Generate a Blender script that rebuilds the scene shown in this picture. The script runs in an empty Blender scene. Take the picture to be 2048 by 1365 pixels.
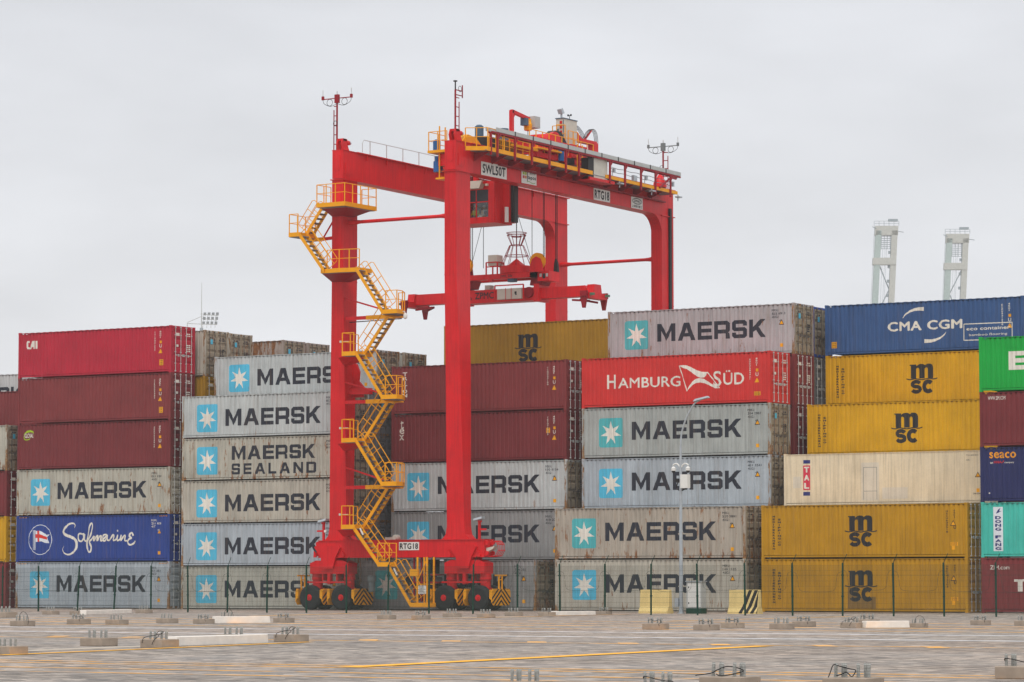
import bpy, bmesh, math, random
from mathutils import Vector, Matrix
random.seed(7)
C = bpy.context.scene.collection
SC = bpy.context.scene
R = math.radians

# ------------------------------------------------------------------ camera
# world frame: x runs along the container rows, y runs away across the block, z up
CAM = Vector((123.279, -158.456, 1.497)); YAW = R(31.9); PITCH = R(4.2657); FPX = 6521.8
cd = bpy.data.cameras.new("camera"); cam = bpy.data.objects.new("camera", cd); C.objects.link(cam)
cam.location = CAM; cam.rotation_euler = (R(90) + PITCH, 0, YAW)
cd.sensor_width = 36; cd.lens = FPX / 2048 * 36; cd.clip_start = 1; cd.clip_end = 9000
SC.camera = cam

# ------------------------------------------------------------------ world, sun, exposure
SUN_EL = R(58)
wd = bpy.data.worlds.new("World"); SC.world = wd; wd.use_nodes = True
nt = wd.node_tree; nt.nodes.clear()
N = nt.nodes.new; L = nt.links.new
out = N("ShaderNodeOutputWorld"); mix = N("ShaderNodeMixShader")
b1 = N("ShaderNodeBackground"); b2 = N("ShaderNodeBackground")
sky = N("ShaderNodeTexSky"); sky.sky_type = 'NISHITA'; sky.sun_disc = False
sky.sun_elevation = SUN_EL; sky.sun_rotation = R(152); sky.air_density = 1.5; sky.dust_density = 4
L(sky.outputs[0], b1.inputs[0]); b1.inputs[1].default_value = 0.1
tc = N("ShaderNodeTexCoord"); sx = N("ShaderNodeSeparateXYZ"); L(tc.outputs['Generated'], sx.inputs[0])
rmp = N("ShaderNodeValToRGB"); L(sx.outputs[2], rmp.inputs[0])
cr = rmp.color_ramp
cr.elements[0].position = 0.0; cr.elements[0].color = (0.82, 0.84, 0.87, 1)
cr.elements[1].position = 1.0; cr.elements[1].color = (1.06, 1.09, 1.13, 1)
e = cr.elements.new(0.05); e.color = (0.82, 0.835, 0.87, 1)
e = cr.elements.new(0.13); e.color = (0.77, 0.785, 0.825, 1)
e = cr.elements.new(0.22); e.color = (0.77, 0.785, 0.83, 1)
e = cr.elements.new(0.45); e.color = (0.86, 0.89, 0.93, 1)
mp = N("ShaderNodeMapping"); mp.inputs['Scale'].default_value = (2.2, 2.2, 7.0); L(tc.outputs['Generated'], mp.inputs[0])
nz = N("ShaderNodeTexNoise"); nz.inputs['Scale'].default_value = 2.6; nz.inputs['Detail'].default_value = 4; nz.inputs['Roughness'].default_value = 0.5
L(mp.outputs[0], nz.inputs['Vector'])
mr = N("ShaderNodeMapRange"); mr.inputs[1].default_value = 0.36; mr.inputs[2].default_value = 0.64
mr.inputs[3].default_value = 0.925; mr.inputs[4].default_value = 1.085; L(nz.outputs[0], mr.inputs[0])
mc = N("ShaderNodeVectorMath"); mc.operation = 'SCALE'; L(rmp.outputs[0], mc.inputs[0]); L(mr.outputs[0], mc.inputs['Scale'])
L(mc.outputs[0], b2.inputs[0]); b2.inputs[1].default_value = 1.0
mix.inputs[0].default_value = 0.93
L(b1.outputs[0], mix.inputs[1]); L(b2.outputs[0], mix.inputs[2]); L(mix.outputs[0], out.inputs[0])

sd = bpy.data.lights.new("sun", 'SUN'); sun = bpy.data.objects.new("sun", sd); C.objects.link(sun)
sd.energy = 1.3; sd.angle = R(25); sd.color = (1.0, 0.97, 0.93)
sdir = Vector((math.cos(R(-62)) * math.cos(SUN_EL), math.sin(R(-62)) * math.cos(SUN_EL), math.sin(SUN_EL)))
sun.rotation_euler = sdir.to_track_quat('Z', 'Y').to_euler(); sun.location = (0, 0, 150)
vs = SC.view_settings; vs.view_transform = 'Standard'; vs.look = 'None'; vs.exposure = 0.06; vs.gamma = 1; vs.use_curve_mapping = False
SC.cycles.max_bounces = 6; SC.cycles.diffuse_bounces = 3; SC.cycles.volume_bounces = 1
SC.cycles.volume_step_rate = 5

# ------------------------------------------------------------------ helpers
def S(r, g, b):
    f = lambda c: (c / 255 / 12.92) if c <= 10 else ((c / 255 + 0.055) / 1.055) ** 2.4
    return (f(r), f(g), f(b))

_fw = Vector((-math.sin(YAW) * math.cos(PITCH), math.cos(YAW) * math.cos(PITCH), math.sin(PITCH)))
_rt = Vector((math.cos(YAW), math.sin(YAW), 0)); _up = _rt.cross(_fw)
def at(px, py, x=None, y=None, z=None):
    """photo pixel -> point where its sight line meets the plane x=, y= or z="""
    r = _fw + _rt * ((px - 1024) / FPX) - _up * ((py - 682.5) / FPX)
    t = (x - CAM.x) / r.x if x is not None else (y - CAM.y) / r.y if y is not None else (z - CAM.z) / r.z
    return CAM + r * t

class MB:
    def __init__(self): self.v = []; self.f = []
    def add(self, vs, fs):
        n = len(self.v); self.v += [tuple(p) for p in vs]; self.f += [tuple(i + n for i in f) for f in fs]; return self
    def hexa(self, p):       # p: 4 bottom ccw, 4 top ccw
        return self.add(p, [(3, 2, 1, 0), (4, 5, 6, 7), (0, 1, 5, 4), (1, 2, 6, 5), (2, 3, 7, 6), (3, 0, 4, 7)])
    def box(self, x0, x1, y0, y1, z0, z1):
        return self.hexa([(x0, y0, z0), (x1, y0, z0), (x1, y1, z0), (x0, y1, z0), (x0, y0, z1), (x1, y0, z1), (x1, y1, z1), (x0, y1, z1)])
    def prism(self, poly, ax, a0, a1):
        """extrude a 2-D polygon along axis ax; poly in the two other axes in order"""
        def P(u, v, a): return (a, u, v) if ax == 'x' else (u, a, v) if ax == 'y' else (u, v, a)
        n = len(poly)
        vs = [P(u, v, a0) for u, v in poly] + [P(u, v, a1) for u, v in poly]
        fs = [tuple(range(n)), tuple(range(2 * n - 1, n - 1, -1))] + [(i, i + n, (i + 1) % n + n, (i + 1) % n) for i in range(n)]
        return self.add(vs, fs)
    def tube(self, pts, r, n=6, closed=False):
        pts = [Vector(p) for p in pts]; m = len(pts); rings = []
        for i, p in enumerate(pts):
            if closed: t = pts[(i + 1) % m] - pts[i - 1]
            else: t = pts[min(i + 1, m - 1)] - pts[max(i - 1, 0)]
            t.normalize()
            u = t.cross(Vector((0, 0, 1)));
            if u.length < 1e-3: u = t.cross(Vector((1, 0, 0)))
            u.normalize(); w = u.cross(t)
            rr = r[i] if isinstance(r, (list, tuple)) else r
            rings.append([p + (u * math.cos(2 * math.pi * k / n) + w * math.sin(2 * math.pi * k / n)) * rr for k in range(n)])
        vs = [q for rg in rings for q in rg]; fs = []
        for i in range(m if closed else m - 1):
            j = (i + 1) % m
            for k in range(n): fs.append((i * n + k, i * n + (k + 1) % n, j * n + (k + 1) % n, j * n + k))
        if not closed: fs += [tuple(range(n - 1, -1, -1)), tuple(range((m - 1) * n, m * n))]
        return self.add(vs, fs)
    def lathe(self, c, ax, prof, n=24):
        """prof: list of (axial, radius)"""
        def P(a, r, t):
            cs, sn = math.cos(t) * r, math.sin(t) * r
            d = (a, cs, sn) if ax == 'x' else (cs, a, sn) if ax == 'y' else (cs, sn, a)
            return (c[0] + d[0], c[1] + d[1], c[2] + d[2])
        m = len(prof); vs = [P(a, r, 2 * math.pi * k / n) for a, r in prof for k in range(n)]
        fs = [(i * n + k, i * n + (k + 1) % n, (i + 1) * n + (k + 1) % n, (i + 1) * n + k) for i in range(m - 1) for k in range(n)]
        fs += [tuple(range(n - 1, -1, -1)), tuple(range((m - 1) * n, m * n))]
        return self.add(vs, fs)
    def bar(self, a, b, w, h=None):
        """rectangular bar from a to b (width w sideways, h the other way)"""
        a, b = Vector(a), Vector(b); h = h or w; t = (b - a).normalized()
        u = t.cross(Vector((0, 0, 1)))
        if u.length < 1e-3: u = Vector((1, 0, 0))
        u.normalize(); v = u.cross(t); u *= w / 2; v *= h / 2
        return self.hexa([a - u - v, a + u - v, a + u + v, a - u + v, b - u - v, b + u - v, b + u + v, b - u + v])
    def mesh(self, name, org=(0, 0, 0), smooth=False, bevel=0):
        bm = bmesh.new(); o = Vector(org)
        vv = [bm.verts.new(Vector(p) - o) for p in self.v]
        for f in self.f:
            try: bm.faces.new([vv[i] for i in f])
            except ValueError: pass
        bmesh.ops.recalc_face_normals(bm, faces=bm.faces)
        if bevel: bmesh.ops.bevel(bm, geom=[e for e in bm.edges if len(e.link_faces) == 2 and e.calc_face_angle(0) > 0.6], offset=bevel, segments=1, affect='EDGES')
        me = bpy.data.meshes.new(name); bm.to_mesh(me); bm.free()
        if smooth:
            for p in me.polygons: p.use_smooth = True
            me.set_sharp_from_angle(angle=R(40))
        me.materials.append(None)
        return me
    def build(self, name, mat, parent=None, org=None, smooth=False, bevel=0):
        if org is None: org = parent_origin(parent)
        return put(name, self.mesh(name, org, smooth, bevel), mat, parent)

def parent_origin(p):
    o = Vector((0, 0, 0))
    while p is not None: o += Vector(p.location); p = p.parent
    return o
def put(name, me, mat, parent=None, loc=(0, 0, 0), rot=None):
    o = bpy.data.objects.new(name, me); C.objects.link(o)
    o.location = loc
    if rot: o.rotation_euler = rot
    if parent: o.parent = parent
    if mat:
        o.material_slots[0].link = 'OBJECT'; o.material_slots[0].material = mat
    return o
def tag(o, label=None, cat=None, group=None, kind=None):
    if label: o['label'] = label
    if cat: o['category'] = cat
    if group: o['group'] = group
    if kind: o['kind'] = kind
    return o
def thing(name, label, cat, loc=(0, 0, 0), group=None):
    o = bpy.data.objects.new(name, None); C.objects.link(o); o.location = loc; o.empty_display_size = 0.3
    return tag(o, label, cat, group)
def copy_tree(o, loc, label=None):
    c = o.copy(); C.objects.link(c); c.location = loc
    if label: c['label'] = label
    for ch in list(o.children):
        d = ch.copy(); C.objects.link(d); d.parent = c
        for g in list(ch.children):
            h = g.copy(); C.objects.link(h); h.parent = d
    return c

# ------------------------------------------------------------------ materials
def mat_new(name):
    m = bpy.data.materials.new(name); m.use_nodes = True
    t = m.node_tree; p = t.nodes['Principled BSDF']
    return m, t, p
def simple(name, rgb, rough=0.5, metal=0.0, var=0.08, scale=3.0, bump=0.0):
    m, t, p = mat_new(name); n = t.nodes.new; l = t.links.new
    tc = n("ShaderNodeTexCoord"); nz = n("ShaderNodeTexNoise"); nz.inputs['Scale'].default_value = scale; nz.inputs['Detail'].default_value = 5
    l(tc.outputs['Object'], nz.inputs['Vector'])
    mr = n("ShaderNodeMapRange"); mr.inputs[1].default_value = .3; mr.inputs[2].default_value = .7
    mr.inputs[3].default_value = 1 - var; mr.inputs[4].default_value = 1 + var; l(nz.outputs[0], mr.inputs[0])
    sc = n("ShaderNodeVectorMath"); sc.operation = 'SCALE'; sc.inputs[0].default_value = rgb; l(mr.outputs[0], sc.inputs['Scale'])
    l(sc.outputs[0], p.inputs['Base Color']); p.inputs['Roughness'].default_value = rough; p.inputs['Metallic'].default_value = metal; p.inputs['Specular IOR Level'].default_value = .22
    if bump:
        b = n("ShaderNodeBump"); b.inputs['Strength'].default_value = bump; b.inputs['Distance'].default_value = .02
        l(nz.outputs[0], b.inputs['Height']); l(b.outputs[0], p.inputs['Normal'])
    return m
def paint(name, rgb, rust=0.2, dirt=0.25, rough=0.5, fade=0.12, metal=0.0, rustcol=(0.16, 0.065, 0.03)):
    """weathered paint: patchy fading, rain streaks, rust patches and chips; per-container offset from the 'seed' property"""
    m, t, p = mat_new(name); n = t.nodes.new; l = t.links.new
    tc = n("ShaderNodeTexCoord"); at_ = n("ShaderNodeAttribute"); at_.attribute_type = 'OBJECT'; at_.attribute_name = 'seed'
    sv = n("ShaderNodeVectorMath"); sv.operation = 'MULTIPLY'; sv.inputs[1].default_value = (37.1, 0, 13.7)
    cmb = n("ShaderNodeCombineXYZ")
    for i in range(3): l(at_.outputs['Fac'], cmb.inputs[i])
    l(cmb.outputs[0], sv.inputs[0])
    ad = n("ShaderNodeVectorMath"); ad.operation = 'ADD'; l(tc.outputs['Object'], ad.inputs[0]); l(sv.outputs[0], ad.inputs[1])
    def noise(scale, mscale=(1, 1, 1), detail=5, rgh=.55):
        mp = n("ShaderNodeMapping"); mp.inputs['Scale'].default_value = mscale; l(ad.outputs[0], mp.inputs[0])
        z = n("ShaderNodeTexNoise"); z.inputs['Scale'].default_value = scale; z.inputs['Detail'].default_value = detail; z.inputs['Roughness'].default_value = rgh
        l(mp.outputs[0], z.inputs['Vector']); return z.outputs[0]
    def rng(v, a, b, c, d):
        r = n("ShaderNodeMapRange"); r.inputs[1].default_value = a; r.inputs[2].default_value = b; r.inputs[3].default_value = c; r.inputs[4].default_value = d
        l(v, r.inputs[0]); return r.outputs[0]
    def math_(op, a, b):
        q = n("ShaderNodeMath"); q.operation = op
        for i, x in enumerate((a, b)):
            if isinstance(x, (int, float)): q.inputs[i].default_value = x
            else: l(x, q.inputs[i])
        return q.outputs[0]
    f1 = rng(noise(.55), .3, .7, 1 - fade, 1 + fade)
    streak = noise(1.0, (9, 9, .45), 4)
    f2 = rng(streak, .45, .8, 1.0, 1 - dirt)
    f3 = rng(noise(14, detail=3), .3, .7, .96, 1.04)
    f = math_('MULTIPLY', math_('MULTIPLY', f1, f2), f3)
    sc = n("ShaderNodeVectorMath"); sc.operation = 'SCALE'; sc.inputs[0].default_value = rgb; l(f, sc.inputs['Scale'])
    # rust: blotches drawn down into streaks, more at the foot of a panel, plus small chips
    sp = n("ShaderNodeSeparateXYZ"); l(tc.outputs['Object'], sp.inputs[0])
    foot = rng(sp.outputs[2], 0.0, 0.75, .085, 0.0)
    r1 = math_('ADD', noise(1.5, (2.4, 2.4, .60), 9, .68), foot)
    r1 = math_('ADD', r1, rng(noise(1.0, (16, 16, .8), 3), .5, .8, 0, .10))
    th = .80 - .26 * rust
    mk1 = rng(r1, th, th + .07, 0, 1)
    mk2 = rng(noise(5.5, detail=6, rgh=.7), .77 - .12 * rust, .81 - .12 * rust, 0, 1)
    mk = math_('MAXIMUM', mk1, mk2); mk = math_('MULTIPLY', mk, min(1.0, .35 + rust))
    rc = n("ShaderNodeMix"); rc.data_type = 'RGBA'; l(rng(noise(7), .35, .65, 0, 1), rc.inputs[0])
    rc.inputs[6].default_value = (*rustcol, 1); rc.inputs[7].default_value = (rustcol[0] * 2.0, rustcol[1] * 2.2, rustcol[2] * 1.8, 1)
    run = math_('MULTIPLY', rng(noise(1.0, (7, 7, .22), 5, .6), .52, .72, 0, min(.75, rust * .75)), rng(noise(.8, (1, 1, .6), 3), .38, .6, .25, 1))
    st = n("ShaderNodeMix"); st.data_type = 'RGBA'; l(run, st.inputs[0]); l(sc.outputs[0], st.inputs[6]); st.inputs[7].default_value = (.22, .14, .08, 1)
    mx = n("ShaderNodeMix"); mx.data_type = 'RGBA'; l(mk, mx.inputs[0]); l(st.outputs[2], mx.inputs[6]); l(rc.outputs[2], mx.inputs[7])
    l(mx.outputs[2], p.inputs['Base Color'])
    l(rng(mk, 0, 1, rough, .85), p.inputs['Roughness']); p.inputs['Metallic'].default_value = metal; p.inputs['Specular IOR Level'].default_value = .22
    bp = n('ShaderNodeBump'); bp.inputs['Strength'].default_value = .35; bp.inputs['Distance'].default_value = .05; l(noise(1.3, (1, 1, 1), 4, .6), bp.inputs['Height']); l(bp.outputs[0], p.inputs['Normal'])
    return m

def pane_mat():
    m, t, p = mat_new('clear_cab_glass'); a = t.nodes.new('ShaderNodeBsdfTransparent'); g = t.nodes.new('ShaderNodeBsdfGlossy'); g.inputs['Roughness'].default_value = .03; x = t.nodes.new('ShaderNodeMixShader'); x.inputs[0].default_value = .06
    a.inputs[0].default_value = (.85, .88, .88, 1); t.links.new(a.outputs[0], x.inputs[1]); t.links.new(g.outputs[0], x.inputs[2]); t.links.new(x.outputs[0], t.nodes['Material Output'].inputs[0]); return m
HAZE = .00018
M = {}
M['red'] = paint('crane_red_paint', S(216, 22, 30), .05, .22, .38, .11)
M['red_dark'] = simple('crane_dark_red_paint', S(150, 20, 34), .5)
M['yellow'] = simple('safety_yellow_paint', S(240, 163, 4), .45, var=.06)
M['black'] = simple('black_paint', S(42, 40, 40), .5)
M['rubber'] = simple('tyre_rubber', S(44, 45, 46), .8, var=.2, scale=8)
M['steel'] = simple('galvanised_steel', S(196, 197, 194), .5, .05, var=.12, scale=10)
M['grey_alu'] = simple('pale_grey_metal', S(185, 186, 182), .5, var=.05)
M['beige'] = simple('beige_enclosure_paint', S(205, 200, 186), .5, var=.05)
M['tread'] = simple('grating_steel', S(135, 138, 142), .55, .3, var=.15, scale=15)
M['blue'] = simple('motor_blue_paint', S(42, 100, 165), .45)
M['slate'] = simple('slate_blue_paint', S(75, 98, 118), .5)
M['cable'] = simple('black_cable', S(38, 36, 36), .6)
M['glass'] = simple('dark_cab_glass', S(50, 50, 55), .08, var=.15)
M['pane'] = pane_mat()
M['white'] = simple('white_paint', S(228, 226, 220), .55, var=.04)
M['ink'] = simple('black_lettering', S(40, 40, 44), .6)
M['rod'] = simple('anchor_rod_steel', S(168, 168, 163), .6, .05, var=.25, scale=30)
M['rod_dark'] = simple('grimy_lock_rod', S(104, 98, 92), .6, .1, var=.25, scale=12)
M['rim'] = simple('wheel_rim_paint', S(78, 82, 82), .5)
M['motor'] = simple('grey_motor_paint', S(120, 126, 126), .5)
M['green_fence'] = simple('fence_green_coating', S(18, 62, 48), .5)
M['wire'] = simple('fence_wire', S(48, 62, 54), .6)
M['concrete'] = simple('plinth_concrete', S(160, 145, 130), .9, var=.16, scale=4, bump=.3)
M['kerb'] = simple('white_kerb_concrete', S(236, 228, 218), .9, var=.06, scale=4)
M['barrier'] = paint('barrier_yellow', S(240, 212, 142), .14, .14, .8)
M['hi_vis'] = simple('hi_vis_yellow_cloth', S(205, 215, 20), .8)
M['trousers'] = simple('dark_trousers', S(40, 70, 60), .8)
M['skin'] = simple('skin', S(150, 105, 85), .6)
M['lamp_grey'] = simple('lamp_grey_paint', S(178, 184, 188), .4, .3)

# ------------------------------------------------------------------ shipping containers
CL, CW, HC, SH = 12.192, 2.438, 2.896, 2.591
PX0, NP = .15, 42                     # corrugated sheet starts here, number of corrugations
PP = (CL - 2 * PX0) / NP
PROF = [(0, .030), (.130, .030), (.172, .066), (.242, .066), (PP, .030)]
BREAKS = sorted({round(PX0 + k * PP + u, 5) for k in range(NP) for u, _ in PROF})
def corr(x):
    u = (x - PX0)
    if u <= 0 or u >= NP * PP: return .030
    u %= PP
    for (a, ya), (b, yb) in zip(PROF, PROF[1:]):
        if u <= b: return ya + (yb - ya) * (u - a) / (b - a)
    return .030
BR, TR = .15, .075                    # bottom and top rail heights
_cm = {}
def cmesh(key, fn):
    if key not in _cm: _cm[key] = fn()
    return _cm[key]
def m_side(H, flat=False):
    mb = MB(); z0, z1 = BR + .028, H - TR + .01
    if flat:
        xs = [PX0 - .03]
        for k in range(1, 20):
            x = PX0 + k * (CL - 2 * PX0) / 20; xs += [x - .014, x, x + .014]
        xs.append(CL - PX0 + .03); prof = [(x, .045 if (i % 3 == 2) else .030) for i, x in enumerate(xs)]
    else: prof = [(PX0 - .03, .030)] + [(x, corr(x)) for x in BREAKS] + [(CL - PX0 + .03, .030)]
    vs = []; fs = []
    for x, y in prof: vs += [(x, y, z0), (x, y, z1 - (.055 if y > .05 else 0))]
    for i in range(len(prof) - 1): fs.append((2 * i, 2 * i + 2, 2 * i + 3, 2 * i + 1))
    mb.add(vs, fs); return mb.mesh('side_panel')
def m_far(H): return MB().box(PX0, CL - .14, CW - .06, CW - .012, BR, H - TR).mesh('far_side_panel')
def m_blind(H):
    mb = MB(); vs = []; fs = []; n = 9; p = (CW - .3) / n; pts = []
    for k in range(n): pts += [(.15 + k * p, .012), (.15 + k * p + p * .42, .012), (.15 + k * p + p * .58, .045), (.15 + k * p + p * .9, .045)]
    pts.append((CW - .15, .012))
    for y, x in pts: vs += [(x, y, BR), (x, y, H - TR)]
    for i in range(len(pts) - 1): fs.append((2 * i, 2 * i + 1, 2 * i + 3, 2 * i + 2))
    return mb.add(vs, fs).mesh('blind_end')
def m_roof(H):
    mb = MB(); n = 24; a, b = .2, CL - .2; p = (b - a) / n; vs = []; fs = []; pts = [(.05, H - .02)]
    for k in range(n): pts += [(a + k * p, H - .02), (a + k * p + .1, H - .035), (a + k * p + .25, H - .035), (a + k * p + .35, H - .02)]
    pts.append((CL - .05, H - .02))
    for x, z in pts: vs += [(x, .04, z), (x, CW - .04, z)]
    for i in range(len(pts) - 1): fs.append((2 * i, 2 * i + 2, 2 * i + 3, 2 * i + 1))
    return mb.add(vs, fs).mesh('roof')
def m_post(H, right):
    """corner post with its two castings, local origin at the outer bottom corner, growing inwards (+x, +y); mirrored by caller"""
    mb = MB(); w = .15
    mb.box(.006, w, .006, .11, .118, H - .118)
    for z in (0, H - .118): mb.box(0, .178, 0, .162, z, z + .118)
    for z in (.03, H - .088): mb.box(.055, .125, -.002, .01, z, z + .055); mb.box(-.002, .01, .05, .115, z, z + .055)
    return mb.mesh('corner_post')
def m_brail(H): return MB().box(.17, CL - .17, .014, .075, .06, BR).mesh('bottom_rail')
def m_trail(H):
    return MB().box(.17, CL - .17, .004, .075, H - TR, H - .04).mesh('top_rail')
def m_frame(H):          # door header and sill at the +x end
    mb = MB(); x = CL
    mb.box(x - .10, x - .012, .15, CW - .15, H - .13, H - .012)
    return mb.mesh('door_header')
def m_door(H):
    """one door leaf, local y 0..1.06, facing +x, horizontal corrugation"""
    mb = MB(); z0, z1 = .17, H - .14; w = 1.062; fr = .09
    mb.box(-.055, -.012, 0, fr, z0, z1); mb.box(-.055, -.012, w - fr, w, z0, z1)
    mb.box(-.055, -.012, fr, w - fr, z0, z0 + .1); mb.box(-.055, -.012, fr, w - fr, z1 - .1, z1)
    n = 5; a, b = z0 + .1, z1 - .1; p = (b - a) / n; pts = []
    for k in range(n): pts += [(a + k * p, -.02), (a + k * p + p * .55, -.02), (a + k * p + p * .66, -.07), (a + k * p + p * .88, -.07)]
    pts.append((b, -.02)); vs = []; fs = []
    for z, x in pts: vs += [(x, fr, z), (x, w - fr, z)]
    for i in range(len(pts) - 1): fs.append((2 * i, 2 * i + 1, 2 * i + 3, 2 * i + 2))
    for z in (z0 + .2, (z0 + z1) / 2 - .35, (z0 + z1) / 2 + .4, z1 - .25): mb.box(-.03, .0, -.03, .05, z, z + .14)
    return mb.add(vs, fs).mesh('door')
def m_rod(H):
    mb = MB(); mb.tube([(.028, 0, .06), (.028, 0, H - .05)], .019, 6)
    for z in (.07, H - .13): mb.box(-.01, .055, -.045, .045, z, z + .06)
    for z in (.55, 1.25, H - .6): mb.box(-.015, .05, -.05, .05, z, z + .05)
    mb.box(.03, .06, 0, .34, 1.06, 1.10); mb.box(-.01, .06, .28, .36, 1.0, 1.14)
    return mb.mesh('lock_rod')

CSPEC = {
        'cai': (S(182, 34, 56), .04, .12, .5), 'maroon': (S(130, 54, 55), .05, .12, .55), 'maroon2': (S(120, 47, 50), .06, .12, .55),
        'grey_blue': (S(172, 180, 186), .38, .3, .55), 'grey_pale': (S(190, 194, 192), .45, .28, .55), 'grey_warm': (S(182, 180, 168), .5, .32, .6),
        'grey_beige': (S(186, 180, 166), .62, .32, .65), 'grey_tan': (S(176, 166, 152), .8, .35, .65), 'grey_rust': (S(184, 180, 166), .80, .3, .65),
        'grey_dark': (S(150, 150, 148), .2, .25, .55), 'grey_lilac': (S(176, 173, 173), .62, .35, .6), 'grey_green': (S(168, 172, 168), .35, .3, .6),
        'rust_all': (S(165, 150, 140), 1.3, .4, .75), 'navy': (S(42, 68, 140), .35, .2, .5), 'hamburg': (S(206, 50, 46), .08, .08, .5),
        'msc': (S(210, 158, 16), .14, .2, .5), 'msc_ochre': (S(188, 138, 18), .26, .24, .5), 'msc_olive': (S(172, 128, 30), .1, .15, .55),
        'cma': (S(56, 88, 136), .22, .3, .55), 'cream': (S(228, 212, 182), .34, .3, .6), 'green': (S(14, 165, 62), .04, .1, .45),
        'seaco': (S(40, 46, 92), .06, .1, .5), 'teal': (S(72, 190, 172), .22, .15, .55), 'blue_end': (S(48, 76, 160), .2, .2, .5),
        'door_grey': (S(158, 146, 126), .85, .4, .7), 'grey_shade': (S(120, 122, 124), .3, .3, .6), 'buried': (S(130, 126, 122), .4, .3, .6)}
_pc = {}
def pm(key):
    """container paint by name"""
    if key in _pc: return _pc[key]
    spec = CSPEC[key]
    c, ru, di, ro = spec
    _pc[key] = paint('container_' + key + '_paint', c, ru, di, ro); return _pc[key]
POST = {}
def rustier(key):
    k = 'post_' + key
    if k not in POST:
        POST[k] = paint('container_' + key + '_frame', CSPEC[key][0], 1.15 if key.startswith('grey') else .45, .4, .65, rustcol=(.17, .085, .042))
    return POST[k]

# decals ------------------------------------------------------------------
DM = {}
def dmat(key):
    if key not in DM:
        c = {'sky': S(88, 188, 218), 'teal': S(84, 180, 184), 'white': S(232, 226, 214), 'dark': S(46, 50, 60), 'black': S(44, 44, 46), 'amber': S(242, 170, 20),
             'red': S(220, 60, 50), 'crimson': S(215, 50, 80), 'navy': S(44, 56, 120), 'lime': S(170, 205, 40), 'orange': S(240, 160, 40), 'grey': S(120, 122, 120), 'bluewhite': S(228, 232, 236), 'seared': S(200, 40, 40), 'wash': S(218, 208, 190), 'scuff': S(138, 106, 52)}[key]
        DM[key] = paint('print_' + key, c, .42, .26, .6, .10)
    return DM[key]
_txt = {}
def text_mesh(s, bold=0.0, spc=None):
    """glyph outlines of s as (verts, faces) scaled to a unit box"""
    k = (s, bold)
    if k in _txt: return _txt[k]
    cu = bpy.data.curves.new('t', 'FONT'); cu.body = s; cu.size = 1; cu.resolution_u = 3; cu.space_character = 1 + bold * 2.2
    ob = bpy.data.objects.new('t', cu); C.objects.link(ob); bpy.context.view_layer.update()
    me = bpy.data.meshes.new_from_object(ob.evaluated_get(bpy.context.evaluated_depsgraph_get()))
    vs = [(v.co.x, v.co.y) for v in me.vertices]; fs = [tuple(p.vertices) for p in me.polygons]
    bpy.data.objects.remove(ob); bpy.data.curves.remove(cu); bpy.data.meshes.remove(me)
    if vs:
        x0 = min(v[0] for v in vs); x1 = max(v[0] for v in vs); y0 = min(v[1] for v in vs); y1 = max(v[1] for v in vs)
        vs = [((x - x0) / max(x1 - x0, 1e-6), (y - y0) / max(y1 - y0, 1e-6)) for x, y in vs]
    # heavier weights: the outline repeated a little to each side, as layers one above the other
    w_ = max(len(s), 1) * .62; bx, by = bold / w_, bold / .75; L_ = [(vs, fs, 0)]
    if bold > 0: L_ = [([(u * (1 - 2 * bx) + bx + dx * bx, v * (1 - 2 * by) + by + dy * by) for u, v in vs], fs, i) for i, (dx, dy) in enumerate(((-1, 0), (1, 0), (0, 1), (0, -1), (0, 0)))]
    _txt[k] = L_; return _txt[k]
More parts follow.
